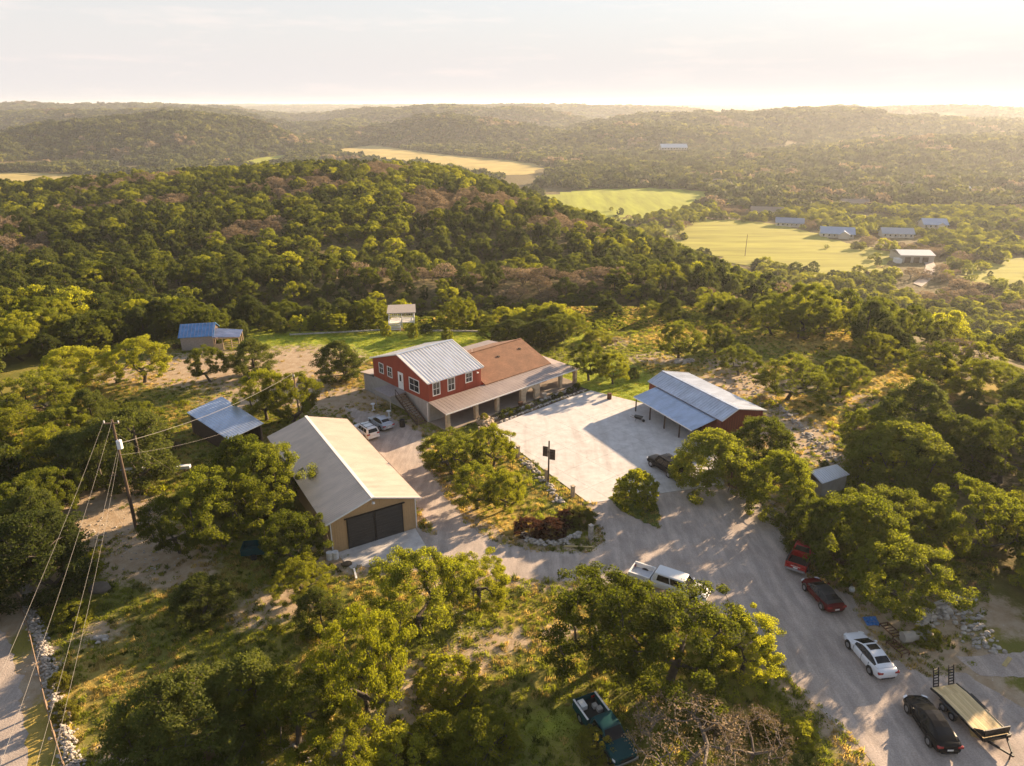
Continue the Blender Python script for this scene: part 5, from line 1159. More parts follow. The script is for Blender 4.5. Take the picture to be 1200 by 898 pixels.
def pickup(name, label, loc, rz, P_, bedm, L_=5.6, Hh=1.82, railm=None):
    t = thing(name, label, 'pickup', loc, rz); f_ = L_ / 2; bx = -f_ + 2.05
    S_ = [(f_, .70, .45, .88, .90), (f_ - .08, .86, .38, 1.0, 1.03), (f_ - .5, .94, .36, 1.06, 1.10), (f_ - 1.3, .96, .36, 1.12, 1.16), (bx + .05, .96, .36, 1.14, 1.18), (bx + .02, .94, .37, 1.13, 1.17)]
    loft(S_, body_prof).build('body', P_, t, smooth=True, subsurf=1)
    cabin(t, P_, f_ - 1.35, f_ - 2.0, bx + .35, bx + .12, 1.10, 1.12, Hh, .86, .70, 2 if L_ > 5.3 else 1)
    bd_ = MB(); bd_.box(-f_ + .02, bx - .03, -.80, .80, .62, .72); bed = bd_.build('bed_floor', bedm, t)
    for s_ in (1, -1):
        MB().box(-f_, bx - .03, min(s_ * .80, s_ * .96), max(s_ * .80, s_ * .96), .42, 1.16).build('bed_side', P_, t, bevel=.03); MB().box(-f_, bx - .03, min(s_ * .82, s_ * .95), max(s_ * .82, s_ * .95), 1.161, 1.20).build('bed_rail', railm or TRIMB, t)
    MB().box(bx - .10, bx - .035, -.80, .80, .72, 1.18).build('bed_front', P_, t); tg = MB().box(-f_ - .03, -f_ + .06, -.80, .80, .58, 1.16).build('tailgate', P_, t, bevel=.02); MB().box(-f_ - .055, -f_ - .03, -.16, .16, 1.0, 1.08).build('handle', TRIMB, tg)
    MB().box(-f_ - .2, -f_ - .02, -.88, .88, .42, .60).build('rear_bumper', RIM, t, bevel=.03); MB().box(f_ - .1, f_ + .05, -.9, .9, .40, .58).build('front_bumper', RIM, t, bevel=.03); MB().box(f_ - .06, f_ + .012, -.5, .5, .64, .88).build('grille', TRIMB, t)
    add_wheels(t, f_ - .95, -f_ + 1.05, .955, .38); details(t, f_ - .01, -f_ - .02, .95, .82, .88, P_, f_ - 1.6, 1.15, .3)
    return t, tg
def pose(pf, pr, z=0.0):
    """heading from a pixel pair front/rear on level z"""
    a, b = P(*pf, z), P(*pr, z); d = a - b; return math.atan2(d.y, d.x), (a + b) / 2
def beside(pf, pr, half=.92):
    """car whose left wheels stand at two pixels; centre lies half a width to its right"""
    rz, c = pose(pf, pr); n_ = Vector((math.sin(rz), -math.cos(rz), 0)); c = c + n_ * half; c.z = 0; return c + Vector((0, 0, .012)), rz
c, rz = beside((991.5, 758.4), (1018.7, 791.4)); sedan('sedan', 'white sedan with a dark sunroof parked on the gravel drive', c, rz, paint('white_car_paint', (.74, .74, .76)), True)
c, rz = beside((1060.4, 833.5), (1087, 875)); sedan('sedan', 'glossy black sedan parked beside the wooden flatbed trailer', c, rz, paint('black_car_paint', (.012, .012, .013), .2))
c, rz = beside((941.6, 692), (961.6, 715)); sedan('coupe', 'dark red sports coupe parked between red pickup and white sedan', c, rz, paint('dark_red_paint', (.10, .008, .010), .22), False, True, TRIMB, 4.5)
c, rz = beside((431, 495.4), (448.5, 507.4)); sedan('sedan', 'silver-blue sedan parked next to the white wagon by the house stair', c, rz, paint('silver_paint', (.42, .45, .50), .3, .3), False, False, None, 4.6)
rzs = rz; c2 = P(430.5, 511) + Vector((math.cos(rz), math.sin(rz), 0)) * .3; suv('wagon', 'white wagon parked between the tan barn and silver-blue sedan', c2 + Vector((0, 0, .012)), rz, paint('white_wagon_paint', (.72, .72, .72)), 4.4, 1.70, True)
rz, c = pose((760, 546), (785.5, 562)); n_ = Vector((math.sin(rz), -math.cos(rz), 0)); suv('sport_utility', 'black sport utility vehicle on the concrete yard under dense oaks', c + n_ * .9 + Vector((0, 0, .056)), rz, paint('black_suv_paint', (.010, .010, .012), .3), 5.2, 1.9)
rz, c = pose((694.7, 854.7), (670, 819.3), 1.2); tg0 = (P(670, 819.3, 1.2) + P(699.3, 810, 1.2)) / 2; hd = Vector((math.cos(rz), math.sin(rz), 0)); c = tg0 + hd * 2.8; c.z = 0
pk_, tg = pickup('pickup', 'old dark teal pickup with white bed rails standing in the grass', c, rz, paint('dark_teal_paint', (.012, .055, .060), .4), TRIMB, 5.6, 1.80, WHITE)
for dx, dy, sx, sy, sz, m_ in ((-2.3, -.45, .35, .25, .4, WHITE), (-1.9, .35, .18, .18, .3, PALE), (-1.5, .5, .2, .2, .32, PALE)):
    q = c + hd * dx + Vector((-math.sin(rz), math.cos(rz), 0)) * dy
    tag(MB().box(-sx, sx, -sy, sy, 0, sz).build('cooler_box' if m_ is WHITE else 'bucket_box', m_, None, loc=(q.x, q.y, .725), rz=rz, bevel=.04), {-2.3: 'pale lidded cooler box in the bed of the dark teal pickup', -1.9: 'small tan box in the bed of the dark teal pickup', -1.5: 'tan box by the cab in the bed of the dark teal pickup'}[dx], 'box')
rz, c = pose((832, 697), (738, 666), .9); c.z = .012
pickup('pickup', 'long white pickup half hidden under the widest oak', c, rz, paint('white_pickup_paint', (.70, .70, .70), .35), mat('bed_liner', (.50, .52, .56), .6), 7.1, 1.85, WHITE)
a_, b_ = P(921.5, 661, .8), P(943, 668, .8); cr_ = b_ - a_; hd = Vector((-cr_.y, cr_.x, 0)).normalized(); cen = (a_ + b_) / 2 + hd * 2.7; rz = math.atan2(hd.y, hd.x)
pk_, tg = pickup('pickup', 'bright red pickup backed out of the oaks onto the gravel drive', (cen.x, cen.y, .012), rz, paint('bright_red_paint', (.34, .008, .008), .3), TRIMB, 5.4, 1.78)
let = MB()
for k in range(7):
    y_ = .38 - k * .125; let.box(-2.745, -2.731, y_ - .045, y_ + .045, .80, .825).box(-2.745, -2.731, y_ - .045, y_ - .02, .825, .90).box(-2.745, -2.731, y_ + .02, y_ + .045, .825 if k % 2 else .86, .90)
let.build('tailgate_lettering', WHITE, tg)
# flatbed trailer
d0, d1, d2, d3 = P(1091.5, 803.8, .82), P(1121.5, 800, .82), P(1183, 856, .82), P(1153.8, 870.6, .82)
ax = ((d2 + d3) / 2 - (d0 + d1) / 2); TL = ax.length; ax.normalize(); ay = Vector((-ax.y, ax.x, 0)); TW = 2.1; oc = (d0 + d1) / 2
T = thing('flatbed_trailer', 'flatbed trailer with pale plank deck and raised black loading ramps', 'trailer', (oc.x, oc.y, .012), math.atan2(ax.y, ax.x))
PLANKS = [mat('pine_plank_%d' % k, c_, .8, var=.14, scale=2.2, stretch=(.4, 3, 3)) for k, c_ in enumerate(((.70, .52, .26), (.76, .57, .30), (.62, .45, .22)))]
for k in range(11):
    y0 = -TW / 2 + k * TW / 11; MB().box(.9, TL, y0 + .006, y0 + TW / 11 - .006, .76, .80 + random.uniform(-.004, .004)).build('plank', PLANKS[k % 3], T)
for k in range(7): y0 = -TW / 2 + k * TW / 7; MB().hexa([(0, y0 + .008, .62), (.89, y0 + .008, .74), (.89, y0 + TW / 7 - .008, .74), (0, y0 + TW / 7 - .008, .62)], [(0, y0 + .008, .66), (.89, y0 + .008, .78), (.89, y0 + TW / 7 - .008, .78), (0, y0 + TW / 7 - .008, .66)]).build('dovetail_plank', PLANKS[(k + 1) % 3], T)
MB().box(.9, TL + .05, -TW / 2 - .09, -TW / 2 - .005, .62, .83).box(.9, TL + .05, TW / 2 + .005, TW / 2 + .09, .62, .83).bar((0, -TW / 2 - .05, .62), (.9, -TW / 2 - .05, .74), .08, .16).bar((0, TW / 2 + .05, .62), (.9, TW / 2 + .05, .74), .08, .16).box(TL, TL + .1, -TW / 2, TW / 2, .6, .84).build('frame', BLACKM, T)
for y0 in (-.85, .45):
    rp = MB().bar((-.02, y0, .62), (-.45, y0, 2.1), .06, .06).bar((-.02, y0 + .42, .62), (-.45, y0 + .42, 2.1), .06, .06)
    for k in range(7): t_ = (k + .3) / 7; rp.bar((-.02 - .43 * t_, y0, .62 + 1.48 * t_), (-.02 - .43 * t_, y0 + .42, .62 + 1.48 * t_), .06, .06)
    rp.build('loading_ramp', BLACKM, T)
for x_ in (1.5, 2.35):
    for s_ in (1, -1):
        w_ = MB().tube((x_, s_ * 1.12, .33), (x_, s_ * 1.34, .33), .33, .33, 16).build('wheel', TYRE, T, bevel=.04); MB().tube((x_, s_ * 1.33, .33), (x_, s_ * 1.352, .33), .19, .17, 12).build('rim', RIM, w_)
for s_ in (1, -1): MB().box(1.1, 2.75, min(s_ * 1.15, s_ * 1.38), max(s_ * 1.15, s_ * 1.38), .70, .74).build('mudguard', BLACKM, T)
MB().bar((TL, -.8, .62), (TL + 1.4, 0, .55), .1, .14).bar((TL, .8, .62), (TL + 1.4, 0, .55), .1, .14).tube((TL + 1.2, 0, .02), (TL + 1.2, 0, .8), .05).build('drawbar', BLACKM, T)
hbd = MB().box(TL - .15, TL - .08, -1.0, 1.0, .84, 1.35); hbd.hexa([(TL - .9, -1.06, .84), (TL - .15, -1.06, .84), (TL - .15, -1.0, .84), (TL - .9, -1.0, .84)], [(TL - .25, -1.06, 1.35), (TL - .1, -1.06, 1.35), (TL - .1, -1.0, 1.35), (TL - .25, -1.0, 1.35)]); hbd.bar((TL - .12, -1, 1.38), (TL - .12, 1, 1.38), .08, .08).build('headboard', BLACKM, T)
# teal utility trailer in the grove
q = P(300, 650); U = thing('utility_trailer', 'small dark teal box trailer in the shade beside the tan barn', 'trailer', (q.x, q.y, 0), R(8)); TEAL = paint('teal_box_paint', (.012, .06, .065), .5)
MB().box(-1.2, 1.2, -.8, .8, .45, .5).build('floor', TEAL, U)
for a in ((-1.2, 1.2, -.8, -.75), (-1.2, 1.2, .75, .8), (-1.2, -1.15, -.75, .75), (1.15, 1.2, -.75, .75)): MB().box(*a, .5, 1.15).build('side', TEAL, U)
for s_ in (1, -1): w_ = MB().tube((0, s_ * .85, .3), (0, s_ * 1.03, .3), .3, .3, 14).build('wheel', TYRE, U)
MB().bar((1.2, 0, .45), (2.2, 0, .45), .08, .08).tube((2.1, 0, 0), (2.1, 0, .5), .04).build('drawbar', BLACKM, U)
MB().tube((1.35, -.7, 0), (1.35, -.7, 1.25), .05).build('gate_post', WHITE, U)
# ------------------------------------------------------------------ yard furniture, stones, poles and wires
LOGW = mat('yellow_timber', (.50, .38, .17), .85, var=.2, scale=3); PVC = mat('white_pvc', (.74, .74, .75), .5); GREYC = mat('grey_pipe_concrete', (.38, .34, .29), .9, var=.15, scale=2, bump=.2); BLUET = mat('blue_tarp', (.03, .16, .45), .5)
CABLE = mat('cable', (.24, .22, .20), .6); CABLED = mat('dark_cable', (.10, .09, .08), .7)
def stones(name, parent, pts, n, wd, sz, seed, m=PALE, zmax=.0, label=None, cat=None, kind=None, local=False):
    """loose stones heaped along a line"""
    rnd = random.Random(seed); b_ = MB(); P3 = [Vector((*q[:2], 0)) for q in pts]; seg = [(b2 - a2).length for a2, b2 in zip(P3, P3[1:])]; tot = sum(seg)
    o = Vector((0, 0, 0)) if local else P3[0]
    for i in range(n):
        t_ = rnd.uniform(0, tot); k = 0
        while t_ > seg[k] and k < len(seg) - 1: t_ -= seg[k]; k += 1
        d = (P3[k + 1] - P3[k]).normalized(); q = P3[k] + d * t_ + Vector((-d.y, d.x, 0)) * rnd.gauss(0, wd / 2.2); s_ = sz * rnd.uniform(.5, 1.5); off = abs((q - P3[k] - d * t_).length); z_ = max(0, zmax * (1 - off / wd)) * rnd.random()
        b_.rock((q.x - o.x, q.y - o.y, z_ + s_ * .25), s_, s_ * rnd.uniform(.6, 1), s_ * rnd.uniform(.4, .75), rnd)
    if label:
        t = thing(name, label, cat, (o.x, o.y, 0)); ob = b_.build('stones', m, t); ob['kind'] = 'stuff'; return t
    ob = b_.build(name, m, parent, loc=None if local else (o.x, o.y, 0)); ob['kind'] = 'stuff'
    return ob
W_ = lambda L: [P(*q) for q in L]
wl_px = [(26, 688), (36, 716), (48, 752), (58, 792), (68, 832), (78, 868), (90, 905), (104, 950)]
rw = thing('rubble_wall', 'tumbled white rubble wall with a rail beside the gravel road', 'wall', P(26, 688)); o0 = P(26, 688)
lw = stones('rubble', None, W_(wl_px), 1500, .6, .12, 3, PALE, .55); lw.parent = rw; lw.location = (0, 0, 0)
rp = [P(*q) - o0 for q in wl_px]; MB().path([p + Vector((-.75, 0, .9)) for p in rp], .045).build('rail', POSTW, rw)
for p in rp: MB().box(p.x - .81, p.x - .69, p.y - .06, p.y + .06, 0, .95).build('rail_post', POSTW, rw)
stones('stone_row', None, W_([(612, 538), (630, 556), (645, 572), (656, 590)]), 170, .7, .16, 11, PALE, .2, 'white stones edging the concrete yard beside the garden island', 'stone edging', 'thing')
stones('stone_row', None, W_([(612, 626), (622, 636), (640, 638), (662, 636), (680, 626)]), 150, .45, .2, 12, PALE, .35, 'curved low stone edging around the red shrubs', 'stone edging', 'thing')
stones('stone_row', None, W_([(905, 470), (935, 498), (968, 528), (1000, 556), (1030, 580)]), 150, .6, .22, 13, PALE, .2, 'loose stone row crossing the rough ground beyond the dense oaks', 'stone row', 'thing')
stones('stone_heap', None, W_([(790, 425), (812, 424)]), 36, 1.0, .34, 14, PALE, .3, 'heap of pale stones below the rounded oak beyond the workshop', 'stone heap', 'thing')
stones('stone_heap', None, W_([(1068, 730), (1092, 722), (1108, 716)]), 150, .9, .24, 15, PALE, .6, 'tumbled grey rubble heap under the timber frame', 'stone heap', 'thing')
stones('scattered_stones', None, W_([(1120, 700), (1140, 735), (1160, 765)]), 130, 1.6, .2, 16, PALE, .05)
stones('scattered_stones', None, W_([(870, 580), (905, 600), (925, 625)]), 120, 1.4, .14, 17, PALE, .05)
stones('scattered_stones', None, W_([(860, 440), (930, 500), (980, 545)]), 260, 3.4, .16, 18, PALE, .02)
stones('scattered_stones', None, W_([(300, 880), (400, 890), (470, 860)]), 60, 1.6, .10, 19, PALE, .0)
stones('scattered_stones', None, W_([(100, 610), (160, 640), (200, 670)]), 130, 2.4, .10, 20, PALE, .0)
stones('scattered_stones', None, W_([(500, 690), (560, 750), (480, 800)]), 90, 3, .08, 21, PALE, .0)
stones('boulder_pair', None, W_([(112, 752), (124, 748)]), 14, .5, .24, 22, PALE, .1, 'small pile of pale boulders on the grass inside the rubble wall', 'stone pile', 'thing')
mp_ = P(118, 690); tag(MB().rock((0, 0, .1), 1.3, 1.0, .55, random.Random(5)).build('earth_mound', mat('grey_earth', (.16, .13, .10), 1, var=.2), None, loc=mp_, subsurf=2, smooth=True), 'low grey earth mound beside the sandy track', 'mound')
# beds in front of the porch (house coordinates)
bed = thing('porch_bed', 'rock-edged planting bed along the front of the house porch', 'flower bed', HOUSE_O, HOUSE_A)
stones('bed_stones', bed, [(6.8, -5.3), (12, -5.1), (15, -4.9)], 150, .3, .17, 31, PALE, .25, local=True); stones('bed_stones', bed, [(7, -6.6), (13, -6.3), (18, -6.2), (24.8, -6.6)], 210, .28, .15, 32, PALE, .15, local=True); stones('bed_stones', bed, [(16.6, -5.0), (20, -4.9), (24.5, -5.0)], 150, .3, .19, 33, PALE, .3, local=True)
MB().slab([(4.6, -6.8, .07), (25.2, -6.9, .07), (25.2, -4.15, .07), (4.6, -4.15, .07)], .06).build('bed_soil', mat('dark_soil', (.07, .05, .035), 1, var=.3), bed)
pl = thing('stone_planter', 'square stone planter at the porch corner of the concrete yard', 'planter', HOUSE_O, HOUSE_A)
stones('planter_stones', pl, [(4.5, -6.3), (6.3, -6.0), (6.2, -4.5), (4.8, -4.3), (4.5, -6.3)], 130, .2, .2, 34, STONE, .75, local=True)
MB().box(4.75, 6.0, -5.9, -4.6, .08, .72).build('planter_core', STONE, pl)
rnd = random.Random(9); SUC = PROTO['bush'][0]
def hloc(u_, v_): return Vector((HOUSE_O.x + math.cos(HOUSE_A) * u_ - math.sin(HOUSE_A) * v_, HOUSE_O.y + math.sin(HOUSE_A) * u_ + math.cos(HOUSE_A) * v_, .07))
for k, (u_, v_, s_, kd) in enumerate(((8.2, -5.7, .9, 'juniper'), (9.8, -5.8, .8, 'bush'), (11.4, -5.6, .9, 'juniper'), (13.2, -5.7, .8, 'bush'), (18.6, -5.7, .9, 'juniper'), (20.2, -5.6, .8, 'yuc'), (22.0, -5.7, 1.1, 'juniper'), (23.8, -5.4, 1.2, 'juniper'), (24.6, -5.0, 1.0, 'bush'))):
    q = hloc(u_, v_); plant('bed_plant', 'low dark plant among the rocks of the porch bed' if kd == 'juniper' else 'low bright plant among the rocks of the porch bed', 'plant', kd, q.x, q.y, s_, s_ * .8, 'plants in the porch bed, ' + ('dark' if kd == 'juniper' else 'bright'), z=.07)
q = hloc(5.4, -5.2); plant('planter_plant', 'leafy plant growing in the square stone planter', 'plant', 'yuc', q.x, q.y, 1.1, .8, z=.7)
for k, (u_, v_, lab) in enumerate(((13.0, -4.4, 'clay pot at the foot of the stone arch by the planting bed'), (17.9, -4.4, 'wide pale urn at the foot of the stone arch facing the yard'))):
    q = hloc(u_, v_); m_ = MB()
    for (z0, r0), (z1, r1) in zip(((0, .2), (.12, .3), (.45, .38), (.55, .34)), ((.12, .3), (.45, .38), (.55, .34), (.6, .42))): m_.tube((0, 0, z0), (0, 0, z1), r0, r1, 14)
    tag(m_.build('garden_pot', (RUST, PALE)[k], None, loc=(q.x, q.y, .17)), lab, 'pot')
# stone gate posts and timber along the yard edge
for k, (px, py, hh, lab) in enumerate(((563, 514, 1.6, 'stone gate post nearest the house with a timber beam on it'), (574.5, 520, 1.6, 'stone gate post holding the other end of the short timber beam'), (607, 536, 1.5, 'stone post at the upper end of the white stone edging'), (640.5, 564, 1.5, 'stone post beside the tall signboard pole'), (671, 582, 1.3, 'stone post above the yellow spiky plant'), (692, 632, 1.6, 'pale post at the tip of the stone-edged bed'))):
    q = P(px, py); t = thing('gate_post', lab, 'post', q, R(35)); MB().box(-.19, .19, -.19, .19, 0, hh).build('shaft', STONE if k < 5 else PALE, t, bevel=.03); MB().box(-.23, .23, -.23, .23, hh, hh + .08).build('cap', STONE if k < 5 else PALE, t, bevel=.02)
a_, b_ = P(563, 514), P(574.5, 520); tag(MB().bar((0, 0, 1.75), tuple((b_ - a_) + Vector((0, 0, 1.75))), .16, .16).build('timber_beam', POSTW, None, loc=a_), 'short timber beam laid across the two stone gate posts', 'beam')
a_, b_ = P(661, 641), P(695, 642); tag(MB().tube((0, 0, .09), tuple(b_ - a_ + Vector((0, 0, .09))), .09, .09, 8).build('timber_log', LOGW, None, loc=a_), 'yellow timber log lying on gravel below the curved stone edging', 'log')
q = P(642.5, 567); t = thing('sign_pole', 'tall dark pole with a pair of blank boards at the yard edge', 'signpost', q, R(-20))
MB().tube((0, 0, 0), (0, 0, 5.5), .11, .09, 8).build('pole', DARKW, t); MB().box(-.72, -.12, -.05, .03, 3.5, 4.75).build('board', DARKW, t); MB().box(.12, .75, -.05, .03, 3.2, 4.5).build('board', DARKW, t); MB().bar((-.7, .06, 4.1), (.7, .06, 4.0), .06, .1).build('bracket', BLACKM, t)
# utility poles and wires
q = P(160, 620); U1_ = thing('utility_pole', 'tall leaning utility pole with a pale transformer can and crossarm', 'utility pole', q, 0)
top = Vector((-.15, .2, 12.3)); MB().tube((0, 0, -.2), tuple(top), .19, .12, 10).build('pole', mat('creosoted_pole', (.10, .065, .042), .9, var=.25, scale=4), U1_)
tr_ = MB().tube((-.05 + .38, -.2, 9.4), (-.05 + .38, -.2, 10.25), .27, .27, 12).tube((.33, -.2, 10.25), (.33, -.2, 10.35), .27, .15, 12).build('transformer', PVC, U1_); MB().tube((.33, -.2, 10.3), (.33, -.2, 10.6), .05).build('bushing', BLACKM, tr_)
MB().bar((-1.0, .2, 11.9), (.5, .15, 12.0), .1, .12).build('crossarm', POSTW, U1_)
for x_ in (-.95, -.15, .45): MB().tube((x_, .2, 11.95), (x_, .2, 12.2), .05, .07).build('insulator', PVC, U1_)
q2 = P(351.6, 491); U2_ = thing('wire_pole', 'short wooden wire pole between the two pale oaks', 'utility pole', q2, 0); MB().tube((0, 0, -.2), (-.3, .3, 6.8), .12, .09, 8).build('pole', POSTW, U2_); MB().box(-.42, -.18, .2, .4, 6.2, 6.5).build('meter_box', PVC, U2_)
def wire(a, b, sag, r, m, label, n=22):
    a, b = Vector(a), Vector(b); pts = [a.lerp(b, k / n) - Vector((0, 0, sag * 4 * (k / n) * (1 - k / n))) - a for k in range(n + 1)]
    tag(MB().path(pts, r, 5).build('power_line', m, None, loc=a), label, 'cable', 'wires strung from the tall utility pole')
A = q + Vector((-.95, .2, 12.2)); wire(A, P(-75, 960, 11), .5, .009, CABLE, 'outermost overhead wire running from the crossarm across the gravel road')
wire(q + Vector((-.15, .2, 12.2)), P(-40, 1010, 11), .6, .009, CABLE, 'middle overhead wire running from the crossarm across the gravel road')
wire(q + Vector((-.05, 0, 9.3)), P(10, 1010, 8.2), .6, .009, CABLE, 'upper of the twin lower wires above the rubble wall')
wire(q + Vector((-.02, 0, 8.9)), P(35, 1000, 7.6), .7, .009, CABLE, 'lower of the twin lower wires above the rubble wall')
wire(q + Vector((.3, 0, 9.9)), q2 + Vector((-.3, .3, 6.7)), .9, .02, CABLE, 'thick pale service cable passing over the grey-roofed shed')
wire(q + Vector((.1, 0, 8.6)), P(282, 500, 2.9), .5, .009, CABLE, 'thin service wire dropping from the pole to the grey-roofed shed')
wire(q + Vector((.05, 0, 11)), P(215, 560, 0.1), .02, .008, CABLE, 'straight guy wire anchored in the ground by the white trough', 8)
wire(q2 + Vector((-.3, .3, 6.7)), HOUSE_O + Vector((-8.6, 10.2, 5.6)), .5, .009, CABLED, 'dark service wire from the short pole to the red house')
a_, b_ = P(143, 557), P(224, 552); t = thing('white_trough', 'long white metal trough on low stands beside the utility pole', 'trough', a_); dv = b_ - a_
MB().bar((0, 0, .62), tuple(dv + Vector((0, 0, .62))), .55, .36).build('body', PVC, t)
for k in (.08, .5, .92): v_ = dv * k; MB().box(v_.x - .08, v_.x + .08, v_.y - .25, v_.y + .25, 0, .43).build('stand', POSTW, t)
# bits and pieces
def drum(name, label, px, py, r, h, m, cat, z=0.0):
    q = P(px, py); b_ = MB().tube((0, 0, 0), (0, 0, h), r, r, 16)
    for k in (.02, .34, .66, .97): b_.tube((0, 0, h * k - .015), (0, 0, h * k + .015), r * 1.05, r * 1.05, 16)
    tag(b_.build(name, m, None, loc=(q.x, q.y, z)), label, cat)
drum('fire_barrel', 'dark rusty barrel alone on the bright lawn', 714, 468, .34, .95, RUST, 'barrel')
drum('water_drum', 'white drum standing at the corner of the tan barn', 386.5, 655, .3, .75, PVC, 'drum'); drum('water_drum', 'second white drum next to the tan barn corner, closer to the apron', 393.5, 654, .3, .72, PVC, 'drum')
drum('trash_can', 'dark lidded trash can at the foot of the house stair', 471.5, 500, .38, 1.0, BLACKM, 'trash can')
for px, py, lab in ((437.5, 481, 'white pedestal under the landing near the white wagon'), (456, 489.5, 'white pedestal under the landing near the silver-blue sedan')):
    q = P(px, py); t = MB()
    for z0, z1, r0, r1 in ((0, .1, .28, .24), (.1, .85, .12, .12), (.85, .95, .2, .3), (.95, 1.05, .32, .32)): t.tube((0, 0, z0), (0, 0, z1), r0, r1, 12)
    tag(t.build('pedestal', PVC, None, loc=q), lab, 'pedestal')
q = P(748, 494); t = thing('wheelbarrow', 'dark wheelbarrow standing by the first carport post', 'wheelbarrow', q + Vector((0, 0, .054)), R(-25))
MB().hexa([(-.35, -.22, .42), (.35, -.22, .36), (.35, .22, .36), (-.35, .22, .42)], [(-.6, -.38, .75), (.6, -.36, .70), (.6, .36, .70), (-.6, .38, .75)]).build('tray', BLACKM, t)
for s_ in (1, -1): MB().bar((.7, s_ * .08, .22), (-1.1, s_ * .3, .62), .05, .05).build('handle', POSTW, t); MB().bar((-.3, s_ * .24, .42), (-.4, s_ * .26, 0), .04, .04).build('leg', BLACKM, t)
MB().tube((.72, -.05, .2), (.72, .05, .2), .2, .2, 14).build('wheel', TYRE, t)
q = P(862, 578); t = thing('barbecue_smoker', 'rusty barbecue smoker with a chimney at the edge of the dense oaks', 'smoker', q, R(-50))
MB().tube((-.9, 0, .95), (.7, 0, .95), .38, .38, 14).build('barrel', RUST, t); MB().tube((-.75, 0, 1.2), (-.75, 0, 2.3), .11, .11, 10).build('chimney', RUST, t); MB().box(.7, 1.25, -.3, .3, .5, 1.0).build('firebox', RUST, t)
for x_ in (-.7, .5):
    for s_ in (1, -1): MB().bar((x_, s_ * .25, .7), (x_ - .05, s_ * .4, 0), .06, .06).build('leg', RUST, t)
MB().bar((-.7, -.42, 1.0), (.5, -.42, 1.0), .04, .04).build('handle', BLACKM, t)
a_, b_ = P(1056, 752), P(1079, 750); tag(MB().tube((0, 0, .45), tuple(b_ - a_ + Vector((0, 0, .45))), .45, .45, 18).build('concrete_pipe', GREYC, None, loc=a_), 'grey concrete pipe lying beside the sunlit bush', 'pipe')
q = P(1085, 748); tag(MB().rock((0, 0, .35), .6, .5, .5, random.Random(3)).build('boulder', PALE, None, loc=q), 'pale boulder at the end of the grey concrete pipe', 'boulder')
f0, f1, f2 = P(1082, 668), P(1110, 710), P(1074, 722); t = thing('retaining_wall', 'grey timber retaining frame above the rubble heap', 'retaining wall', f1)
MB().bar(tuple(f0 - f1 + Vector((0, 0, .5))), (0, 0, .5), .16, .22).bar(tuple(f0 - f1 + Vector((0, 0, .22))), (0, 0, .22), .16, .22).build('long_timber', DECKW, t); MB().bar(tuple(f2 - f1 + Vector((0, 0, .55))), (0, 0, .55), .3, .4).build('end_timber', GREYC, t)
for p in (f0, f0.lerp(f1, .5), f1, f2): v_ = p - f1; MB().box(v_.x - .1, v_.x + .1, v_.y - .1, v_.y + .1, 0, .85).build('stake', POSTW, t)
for k, (pa, pb, lab) in enumerate((((1030, 735), (1046, 750), 'rusty metal rack leaning by the oaks near the concrete pipe'), ((1038, 756), (1056, 771), 'brown metal rack lying on gravel between white sedan and concrete pipe'))):
    a_, b_ = P(*pa), P(*pb); d = b_ - a_; n_ = Vector((-d.y, d.x, 0)).normalized() * .8; t = MB()
    for s_ in (0, 1): t.bar(tuple(n_ * s_ + Vector((0, 0, .35))), tuple(d + n_ * s_ + Vector((0, 0, .35))), .07, .07)
    for i in range(6): v_ = d * (i / 5); t.bar(tuple(v_ + Vector((0, 0, .35))), tuple(v_ + n_ + Vector((0, 0, .35))), .06, .06)
    for v_ in (Vector(), d, n_, d + n_): t.bar(tuple(v_), tuple(v_ + Vector((0, 0, .38))), .06, .06)
    tag(t.build('metal_rack', RUST, None, loc=a_), lab, 'rack')
q = P(1021, 729); b_ = MB(); rnd = random.Random(4)
g_ = [[Vector((-.6 + i * .3, -.5 + j * .25, rnd.uniform(.02, .22))) for i in range(5)] for j in range(5)]
for j in range(4):
    for i in range(4): b_.poly([g_[j][i], g_[j][i + 1], g_[j + 1][i + 1], g_[j + 1][i]])
o = b_.build('blue_tarp', BLUET, None, loc=q, smooth=True); md = o.modifiers.new('thick', 'SOLIDIFY'); md.thickness = .02; tag(o, 'crumpled blue tarp at the foot of the big oak near the white sedan', 'tarp')
q = P(998, 693); tag(MB().rock((0, 0, .25), .38, .3, .3, random.Random(8)).build('feed_sack', PVC, None, loc=q, subsurf=1, smooth=True), 'white sack lying under the oaks near the dark red coupe', 'sack')
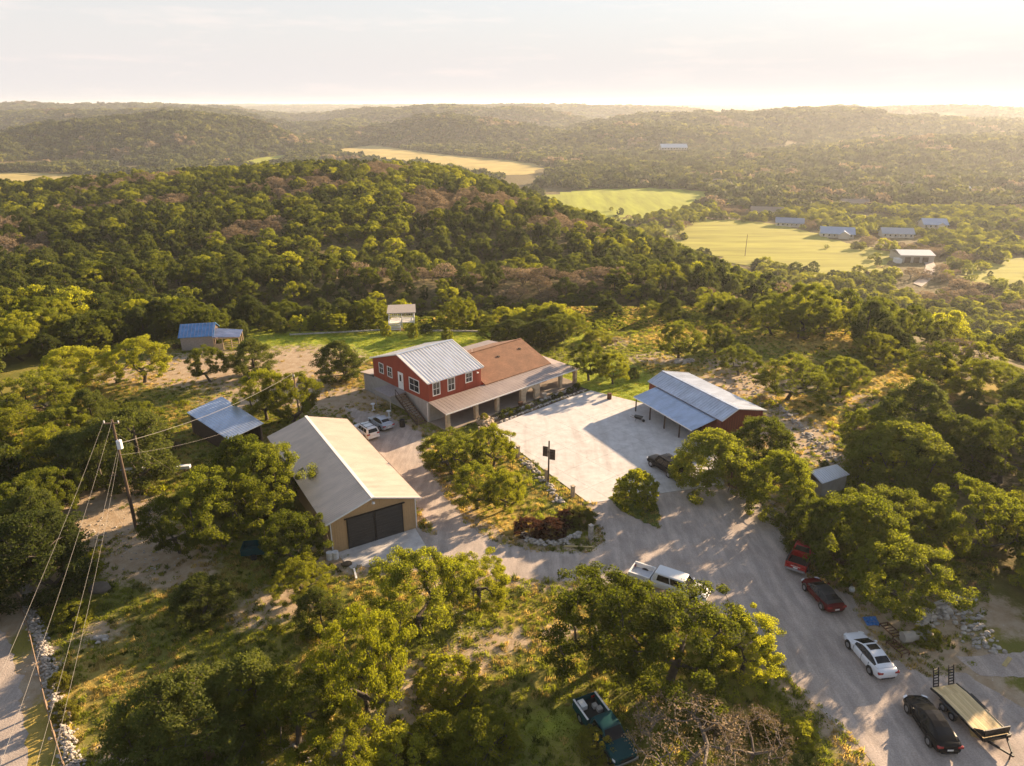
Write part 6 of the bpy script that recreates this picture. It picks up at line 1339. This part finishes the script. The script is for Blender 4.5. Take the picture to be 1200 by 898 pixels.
q = P(415, 668); q2_ = P(418, 680); tag(MB().bar((0, 0, .15), tuple(q2_ - q + Vector((0, 0, .15))), .16, .16).build('white_beam', WHITE, None, loc=q), 'short white beam lying below the barn apron', 'beam')
q = P(406, 662); tag(MB().rock((0, 0, .1), .8, .6, .3, random.Random(9)).build('soil_pile', mat('soil', (.12, .09, .06), 1, var=.3), None, loc=q, subsurf=1), 'small heap of dark soil by the barn apron', 'soil heap')
for k, (px0, py0, px1, py1, lab) in enumerate(((340, 393, 456, 387, 'low pale stone edging along the lawn up to the pavilion'), (497, 388, 562, 389, 'low white stone edging past the clipped hedge bush'))):
    a_, b_ = P(px0, py0), P(px1, py1); d = b_ - a_; t = thing('lawn_edging', lab, 'edging', a_)
    MB().bar((0, 0, .12), tuple(d + Vector((0, 0, .12))), .25, .24).build('kerb', PALE, t)
    for i in range(9): v_ = d * (i / 8); MB().box(v_.x - .08, v_.x + .08, v_.y - .08, v_.y + .08, 0, .34).build('kerb_stone', PALE, t)
q = P(300, 405); 
for k, (px, py, lab) in enumerate(((1180, 776, 'short plank leaning in the grass beside the concrete path'), (1150, 862, 'loose plywood sheet on the ground beside the flatbed trailer'))):
    q = P(px, py); tag(MB().box(-.7, .7, -.15 - .2 * k, .15 + .2 * k, 0, .05).build('loose_board', LOGW, None, loc=q + Vector((0, 0, .02)), rz=R(40 - 60 * k)), lab, 'board')
# ------------------------------------------------------------------ the air
hb = MB().box(-11500, 11500, -950, 14500, -50, float(max(GZ.max() + 14, 58)))
hm = bpy.data.materials.new('haze_air'); hm.use_nodes = True; hn = hm.node_tree.nodes; hn.clear()
ho_ = hn.new('ShaderNodeOutputMaterial'); pv = hn.new('ShaderNodeVolumePrincipled'); pv.inputs['Color'].default_value = (.90, .94, 1.0, 1); pv.inputs['Density'].default_value = 1.05e-4; pv.inputs['Anisotropy'].default_value = .35
hm.node_tree.links.new(pv.outputs[0], ho_.inputs['Volume'])
tag(hb.build('haze', hm), 'thin golden evening haze filling the valley', None, kind='stuff')
